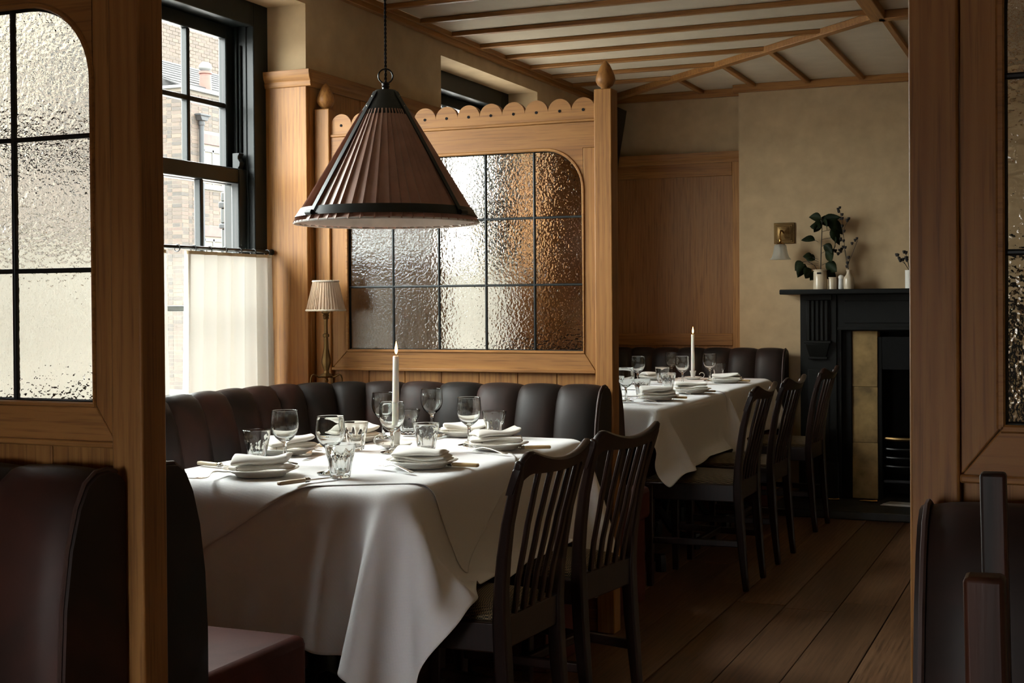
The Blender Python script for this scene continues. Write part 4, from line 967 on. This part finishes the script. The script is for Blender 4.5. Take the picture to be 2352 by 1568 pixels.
# ------------------------------------------------------------------ cafe curtains
def curtain(label, y0, y1, seed, zt=1.395, zb=.80, x=-2.955, group='cafe curtains on the window rods', folds=4.5):
    t = thing('cafe_curtain', label, 'curtain', (x, (y0+y1)/2, 0), 0, group); rs = random.Random(seed); w = y1-y0
    ph = [rs.uniform(0, 6) for _ in range(4)]; n = int(34*folds)                  # S-shaped pleats: the cloth doubles back over itself, so daylight passes one layer or three
    def XY(u, v):
        q = 2*PI*folds*u+ph[0]+.6*math.sin(4*u+ph[1]); am = (1.55+.5*math.sin(3.1*u+ph[2]))*(1-.30*v)
        return (.012*math.cos(q)*(1+.5*v)+.004*math.sin(2.3*q+ph[3])+.010*v*math.sin(3*u+ph[3]), -w/2+w*u+am*w/(2*PI*folds)*math.sin(q)+.004*v*math.sin(7*u+ph[1])+.010*v*(u-.5))
    for nm, za, zb_, m, o in (('panel', zt, zb, muslin, 0), ('hem', zt, zt-.012, hemM, .0012)):
        P = []
        for i in range(n+1):
            row = []
            for z in [za+(zb_-za)*k_/12 for k_ in range(13)]:
                xx, yy = XY(i/n, (zt-z)/(zt-zb)); row.append((xx+o, yy, z))
            P.append(row)
        MB().grid(P).build(nm, m, t, smooth=180)
    return t
def rod(label, y0, y1, x, nr, z=1.408):
    t = thing('curtain_rod', label, 'curtain rod', (x, 0, z))
    MB().tube([(0, y0, 0), (0, y1, 0)], .0068, 12).build('rail', iron, t)
    for s, yy in ((-1, y0), (1, y1)): MB().lathe([(.0068, -.006), (.011, -.002), (.0125, .004), (.010, .010), (0, .012)], 14).xf(Matrix.Translation((0, yy, 0)) @ Matrix.Rotation(-s*PI/2, 4, 'X')).build('end_knob', iron, t)
    for i in range(nr):
        yy = y0+.04+(y1-y0-.07)*i/(nr-1); MB().tube([(.0125*math.cos(a), yy+.0015*math.sin(a), .0125*math.sin(a)-.004) for a in [2*PI*k_/16 for k_ in range(17)]], .0022, 6, upv=(0, 1, 0)).build('ring', iron, t)
curtain('cream muslin cafe curtain hanging between the oak pillar and the front screen post', 3.955, 4.520, 3, x=-2.935, folds=6.5)
curtain('cream muslin cafe curtain seen blurred through the arched glass at left', 2.70, 3.86, 8, folds=12)
rod('black curtain rod with rings across the near window', 2.66, 4.545, -2.955, 20)
curtain('cream muslin cafe curtain glowing through the leaded screen behind the table', 5.84, 7.0, 11, folds=8)
rod('black curtain rod across the window behind the leaded screen', 5.84, 7.0, -2.955, 10)

# ------------------------------------------------------------------ fireplace
fp = thing('fireplace', 'black painted fireplace with fluted pilaster and mantelshelf at the end of the aisle', 'fireplace', (-.905, 7.99, 0))
def FB(nm, x0, x1, y0, y1, z0, z1, m=mantelM, bv=.003, par=None): return MB().b2(x0+.905, x1+.905, y0-7.99, y1-7.99, z0, z1).build(nm, m, par or fp, bevel=bv)
FB('mantelshelf', -1.61, -.20, 7.80, 8.0, 1.238, 1.267, bv=.006)
for s in (0, 1):
    xa, xb = ((-1.515, -1.305), (-.505, -.295))[s]; c = (xa+xb)/2
    pl = FB('pilaster', xa, xb, 7.935, 8.0, .05, 1.238); FB('plinth', xa-.008, xb+.008, 7.915, 7.99, .05, .26)
    FB('capital', c-.082, c+.082, 7.90, 7.94, 1.205, 1.238); FB('console_block', c-.068, c+.068, 7.925, 7.94, .965, 1.205)
    for i in range(5):
        xx = c-.052+i*.026; MB().tube([(xx+.905, 7.925-7.99, .970), (xx+.905, 7.925-7.99, 1.203)], .0095, 10).build('reed', mantelM, pl)
    FB('console_ledge', c-.078, c+.078, 7.895, 7.94, .952, .968)
    MB().add([(c+.905+sx*w, yy-7.99, z) for z, w, yf in ((.952, .070, 7.897), (.872, .048, 7.920)) for sx, yy in ((-1, yf), (1, yf), (1, 7.94), (-1, 7.94))], [(0, 1, 2, 3), (7, 6, 5, 4), (0, 4, 5, 1), (1, 5, 6, 2), (2, 6, 7, 3), (3, 7, 4, 0)]).build('corbel', mantelM, pl, bevel=.003)
    FB('corbel_foot', c-.055, c+.055, 7.912, 7.94, .860, .874)
    FB('inlaid_panel', c-.060, c+.060, 7.928, 7.94, .30, .80)
    xi, xo = ((-1.305, -1.28), (-.53, -.505))[s]; FB('inner_moulding', xi, xo, 7.95, 8.0, .05, 1.045)
    x0, x1 = ((-1.225, -1.08), (-.73, -.585))[s]; FB('register_plate', *((-1.281, -1.226) if s == 0 else (-.584, -.529)), 7.975, 8.0, .05, 1.03, soot)
    for i in range(3): FB('stone_slip', x0, x1, 7.985+random.uniform(-.002, .002), 8.09, .05+i*.325, .05+(i+1)*.325-.0006, stone, .003)
FB('lintel', -1.305, -.505, 7.945, 8.0, 1.045, 1.238); FB('lintel_panel', -1.26, -.55, 7.938, 7.95, 1.07, 1.20)
FB('opening_moulding', -1.305, -.505, 7.94, 7.955, 1.030, 1.050)
FB('fireback', -1.29, -.52, 8.36, 8.40, 0, 1.1, soot); FB('side_cheek', -1.29, -1.10, 8.085, 8.38, 0, 1.1, soot); FB('side_cheek', -.71, -.52, 8.085, 8.38, 0, 1.1, soot); FB('throat', -1.29, -.52, 8.0, 8.38, 1.022, 1.1, soot)
FB('register_plate', -1.10, -1.055, 7.99, 8.02, .05, .99, soot); FB('register_plate', -.755, -.71, 7.99, 8.02, .05, .99, soot); FB('hood', -1.055, -.755, 7.99, 8.02, .80, .99, soot)
gb = FB('grate', -1.055, -.755, 8.03, 8.25, .14, .16, iron)
for z in (.24, .29, .34): MB().tube([(-1.05+.905, 8.02-7.99, z), (-.98+.905, 7.985-7.99, z), (-.83+.905, 7.985-7.99, z), (-.76+.905, 8.02-7.99, z)], .008, 8).build('grate_bar', iron, gb)
MB().tube([(-1.05+.905, 8.02-7.99, .40), (-.98+.905, 7.98-7.99, .40), (-.83+.905, 7.98-7.99, .40), (-.76+.905, 8.02-7.99, .40)], .012, 8).build('grate_bar', brass, gb)
hs = MB().b2(-1.62, -.19, 7.50, 8.30, 0, .045).build('hearth_slab', slate, None, bevel=.006); tag(hs, 'dark slate hearth slab on the floor before the fireplace', 'hearth')
for lb, x in (('small brass fender foot on the hearth beside the black pilaster', -1.335), ('small brass fender foot on the hearth in front of the yellow stone', -1.12)):
    f_ = MB().tube([(-.05, 0, .006), (-.02, -.004, .008), (.02, 0, .006), (.05, .003, .008)], [.004, .007, .006, .009], 8).build('fender_foot', gold, None, loc=(x, 7.88, .046)); tag(f_, lb, 'fender', 'brass feet on the hearth')
pp = MB().prism([(-.10, -.05), (.12, -.06), (.13, .05), (-.07, .07)], 'Z', 0, .004).prism([(-.09, -.04), (.11, -.055), (.125, .045), (-.06, .06)], 'Z', .004, .009).build('folded_paper', greyware, None, loc=(-.94, 7.83, .046)); tag(pp, 'pale folded paper lying on the dark hearth', 'paper')

# ------------------------------------------------------------------ things on the mantelshelf
SZ = 1.267
def pot(nm, label, x, y, prof, mat, cat, grp=None, label_mark=False):
    t = thing(nm, label, cat, (x, y, SZ), 0, grp); MB().lathe(prof, 28, cap=False).build('body', mat, t, smooth=45)
    if label_mark: MB().b2(-.013, .013, -.0405, -.0385, .082, .094).build('maker_mark', thread, t, bevel=.002)
    return t
pot('stoneware_jar', 'largest cream ribbed stoneware jar on the mantelshelf holding a leafy cutting', -1.391, 7.90, [(0, .003), (.038, .003), (.040, 0), (.0405, .01), (.039, .10), (.036, .104), (.041, .110), (.042, .115), (.038, .115), (.034, .10), (.034, .01), (0, .008)], stoneware, 'jar', label_mark=False)
mk = MB().b2(-.012, .012, -.0408, -.0392, .088, .098).build('stamp', thread, [o for o in bpy.data.objects if o.name.startswith('stoneware_jar')][0], label='dark oval stamp', bevel=.003)
pot('stoneware_jar', 'squat cream jar beside the leafy pot on the mantelshelf', -1.322, 7.905, [(0, .003), (.022, .003), (.0245, 0), (.0245, .058), (.022, .062), (.024, .066), (.0245, .070), (.021, .070), (.020, .06), (.020, .01), (0, .008)], stoneware, 'jar')
st_ = thing('salt_shaker', 'narrow grey-white shaker with domed lid on the mantelshelf', 'shaker', (-1.272, 7.90, SZ)); MB().lathe([(0, 0), (.015, 0), (.0155, .004), (.0145, .055), (.013, .060)], 20).build('body', greyware, st_); MB().lathe([(.014, .060), (.0165, .066), (.016, .074), (.009, .081), (0, .083)], 20).build('lid', china, st_, smooth=60)
pot('stoneware_bottle', 'small-necked cream stoneware bottle on the mantelshelf holding dried stems', -1.228, 7.90, [(0, .003), (.027, .003), (.029, 0), (.030, .01), (.0305, .055), (.027, .068), (.016, .082), (.0115, .094), (.0125, .104), (.0155, .108), (.0155, .112), (.011, .112), (.009, .10), (.010, .09), (.02, .07), (.024, .05), (.024, .01), (0, .008)], stoneware, 'bottle')
pot('stoneware_jar', 'white jar of dark flower stems at the right-hand end of the mantelshelf', -.885, 7.90, [(0, .003), (.028, .003), (.030, 0), (.030, .10), (.031, .104), (.027, .104), (.026, .10), (.026, .01), (0, .008)], china, 'jar')
def leaf(L, W, droop, curl=.3):
    P = []
    for i in range(8):
        u = i/7; w = W*math.sin(PI*min(1, u*1.02))**.8*(1-.25*u)+.0004
        x = L*u; z = -droop*L*u*u
        P.append([(x, -w, z+curl*w), (x, 0, z), (x, w, z+curl*w)])
    return MB().grid(P)
pl = thing('leafy_cutting', 'dark leafy cutting standing in the largest stoneware jar', 'plant', (-1.391, 7.90, SZ))
stem = [(0, 0, .01), (.003, 0, .12), (.006, 0, .22), (.010, .0, .32), (.012, 0, .41)]
so = MB().tube(stem, [.0035, .0032, .003, .0026, .002], 6).build('stem', stemM, pl)
so2 = MB().tube([(-.01, -.01, .10), (-.03, -.015, .14), (-.07, -.02, .165), (-.10, -.02, .16)], .002, 5).build('stem', stemM, pl)
LV = [(.010, .41, 150, .075, .030, .9), (.012, .42, 60, .085, .030, 1.5), (.012, .40, 20, .10, .028, 1.3), (.012, .40, -20, .07, .03, 1.6), (.012, .395, 190, .08, .028, 2.0), (.011, .36, 175, .075, .026, 1.0), (.050, .40, -12, .10, .034, 1.9), (.060, .345, -20, .085, .030, 2.2), (-.03, .285, 178, .085, .030, .9), (.07, .30, -30, .08, .028, 2.0), (.02, .255, 12, .07, .032, 1.5), (.03, .22, 0, .075, .034, 2.0), (-.03, .17, 165, .06, .03, -.6), (-.045, .185, 200, .055, .028, .6), (-.10, .16, 185, .07, .03, 1.6), (-.085, .15, 160, .075, .034, 2.4), (-.05, .12, 200, .07, .034, 2.0), (.03, .15, 10, .08, .036, 1.5), (.035, .11, -10, .07, .030, 2.4), (-.02, .10, 170, .055, .026, 2.2)]
for i, (x, z, a, L, W, d) in enumerate(LV):
    m_ = leaf(L, W*1.12, .35*d); e = math.radians(-20*d if d > 1.4 else 15)
    m_.xf(Matrix.Translation((x, -.01+.006*(i % 5), z)) @ Matrix.Rotation(math.radians(a), 4, 'Z') @ Matrix.Rotation(-e, 4, 'Y') @ Matrix.Rotation(random.choice((-1, 1))*random.uniform(.75, 1.35), 4, 'X')).build('leaf', leafM, pl, solid=.0006, smooth=60)
    MB().tube([(min(max(x*.3, -.01), .012), 0, z-.01), (x, -.01+.006*(i % 5), z)], .0012, 5).build('leaf_stalk', stemM, pl)
dr = thing('dried_sprig', 'dried stems with dark seed heads in the small stoneware bottle', 'plant', (-1.228, 7.90, SZ))
def sprig(pts, heads, par, base):
    MB().tube(pts, [.0016]*len(pts), 5).build('stem', stemM, par)
    for (x, z, s) in heads: MB().lathe([(0, -s), (s*.5, -s*.9), (s*.95, s*.3), (s*.85, s*.9), (s*.4, s*.7), (0, s*.75)], 8, (x, random.uniform(-.008, .008), z)).build('seed_head', seedM, par, smooth=40)
sprig([(0, 0, .09), (-.02, 0, .20), (-.028, 0, .30), (-.038, 0, .40), (-.052, 0, .46)], [(-.060, .462, .009), (-.048, .470, .008), (-.055, .448, .009), (-.036, .430, .009), (-.047, .408, .008), (-.036, .408, .009), (-.036, .365, .009), (-.026, .335, .009), (-.044, .290, .009), (-.028, .278, .009), (-.045, .283, .008), (-.030, .243, .009), (-.018, .240, .009)], dr, 0)
sprig([(0, 0, .09), (-.008, 0, .16), (-.020, 0, .225), (-.05, 0, .205), (-.085, 0, .215)], [(-.045, .218, .009), (-.060, .205, .010), (-.075, .222, .010), (-.09, .225, .010), (-.04, .232, .009), (-.052, .225, .008)], dr, 0)
sprig([(0, 0, .09), (-.004, 0, .15), (.02, 0, .20), (.05, 0, .28)], [(.020, .262, .009), (.038, .280, .009), (.048, .290, .008), (-.001, .182, .010), (-.006, .150, .010), (-.012, .130, .009)], dr, 0)
sprig([(-.028, 0, .345), (-.01, 0, .38), (.002, 0, .405)], [(-.006, .395, .010), (.002, .405, .009)], dr, 0)
fl = thing('dried_sprig', 'dark flower stems in the white jar at the right-hand end of the mantelshelf', 'plant', (-.885, 7.90, SZ))
for pts, hd in (([(0, 0, .09), (-.04, 0, .16), (-.072, 0, .19)], [(-.076, .192, .010), (-.069, .190, .009)]), ([(0, 0, .09), (-.03, 0, .14), (-.058, 0, .165)], [(-.055, .160, .011), (-.062, .172, .009)]), ([(0, 0, .09), (-.015, 0, .15), (-.02, 0, .18)], [(-.022, .172, .012), (-.02, .160, .010), (-.04, .165, .010)]), ([(0, 0, .09), (-.02, 0, .18), (-.03, 0, .205)], [(-.034, .207, .010), (-.024, .203, .010)]), ([(0, 0, .09), (.02, 0, .17)], [(.02, .175, .011)])): sprig(pts, hd, fl, 0)

# ------------------------------------------------------------------ wall sconce, wall box
sc = thing('wall_sconce', 'brass wall sconce with fluted frosted glass bell shade beside the mantelshelf', 'lamp', (-1.617, 8.0, 1.603))
for i, (h, d0, d1) in enumerate(((.062, 0, .010), (.052, .010, .016), (.043, .016, .022))): MB().b2(-h, h, -d1, -d0, -h, h).build('backplate' if i == 0 else 'backplate_step', brass, sc, bevel=.003)
MB().add([(sx*w, -y, sz*w) for w, y in ((.036, .022), (.008, .034)) for sx, sz in ((-1, -1), (1, -1), (1, 1), (-1, 1))], [(0, 1, 5, 4), (1, 2, 6, 5), (2, 3, 7, 6), (3, 0, 4, 7), (4, 5, 6, 7)]).build('backplate_pyramid', brass, sc)
MB().tube([(0, -.03, 0), (0, -.07, .012), (-.0, -.11, .010), (0, -.125, -.01), (0, -.125, -.045)], .0055, 10).build('arm', gold, sc)
MB().lathe([(0, -.035), (.007, -.037), (.010, -.045), (.007, -.052), (.013, -.060), (.024, -.066), (.026, -.072), (.014, -.078), (.008, -.088), (0, -.090)], 20, (0, -.125, 0)).build('gallery', gold, sc, smooth=60)
def flu(r, z, a): return r*(1+.03*math.cos(8*a))
MB().lathe([(.026, -.070), (.034, -.078), (.037, -.095), (.041, -.120), (.049, -.145), (.062, -.160), (.060, -.160), (.047, -.144), (.039, -.120), (.035, -.095), (.032, -.080), (.026, -.073)], 64, (0, -.125, 0), fn=flu, cap=False).build('bell_shade', frosted, sc, smooth=60)
MB().lathe([(0, -.088), (.007, -.09), (.009, -.105), (.008, -.125), (0, -.132)], 14, (0, -.125, 0)).build('bulb', china, sc, smooth=70)
bx = thing('wall_box', 'black wedge-shaped box fixed high on the wall behind the screen post', 'speaker', (-2.645, 7.90, 2.17))
MB().add([(-.165, -.09, -.22), (-.02, -.09, -.22), (.055, -.09, .22), (-.165, -.09, .22), (-.165, .09, -.22), (-.02, .09, -.22), (.055, .09, .22), (-.165, .09, .22)], [(0, 1, 2, 3), (7, 6, 5, 4), (0, 4, 5, 1), (1, 5, 6, 2), (2, 6, 7, 3), (3, 7, 4, 0)]).build('case', iron, bx, bevel=.006)
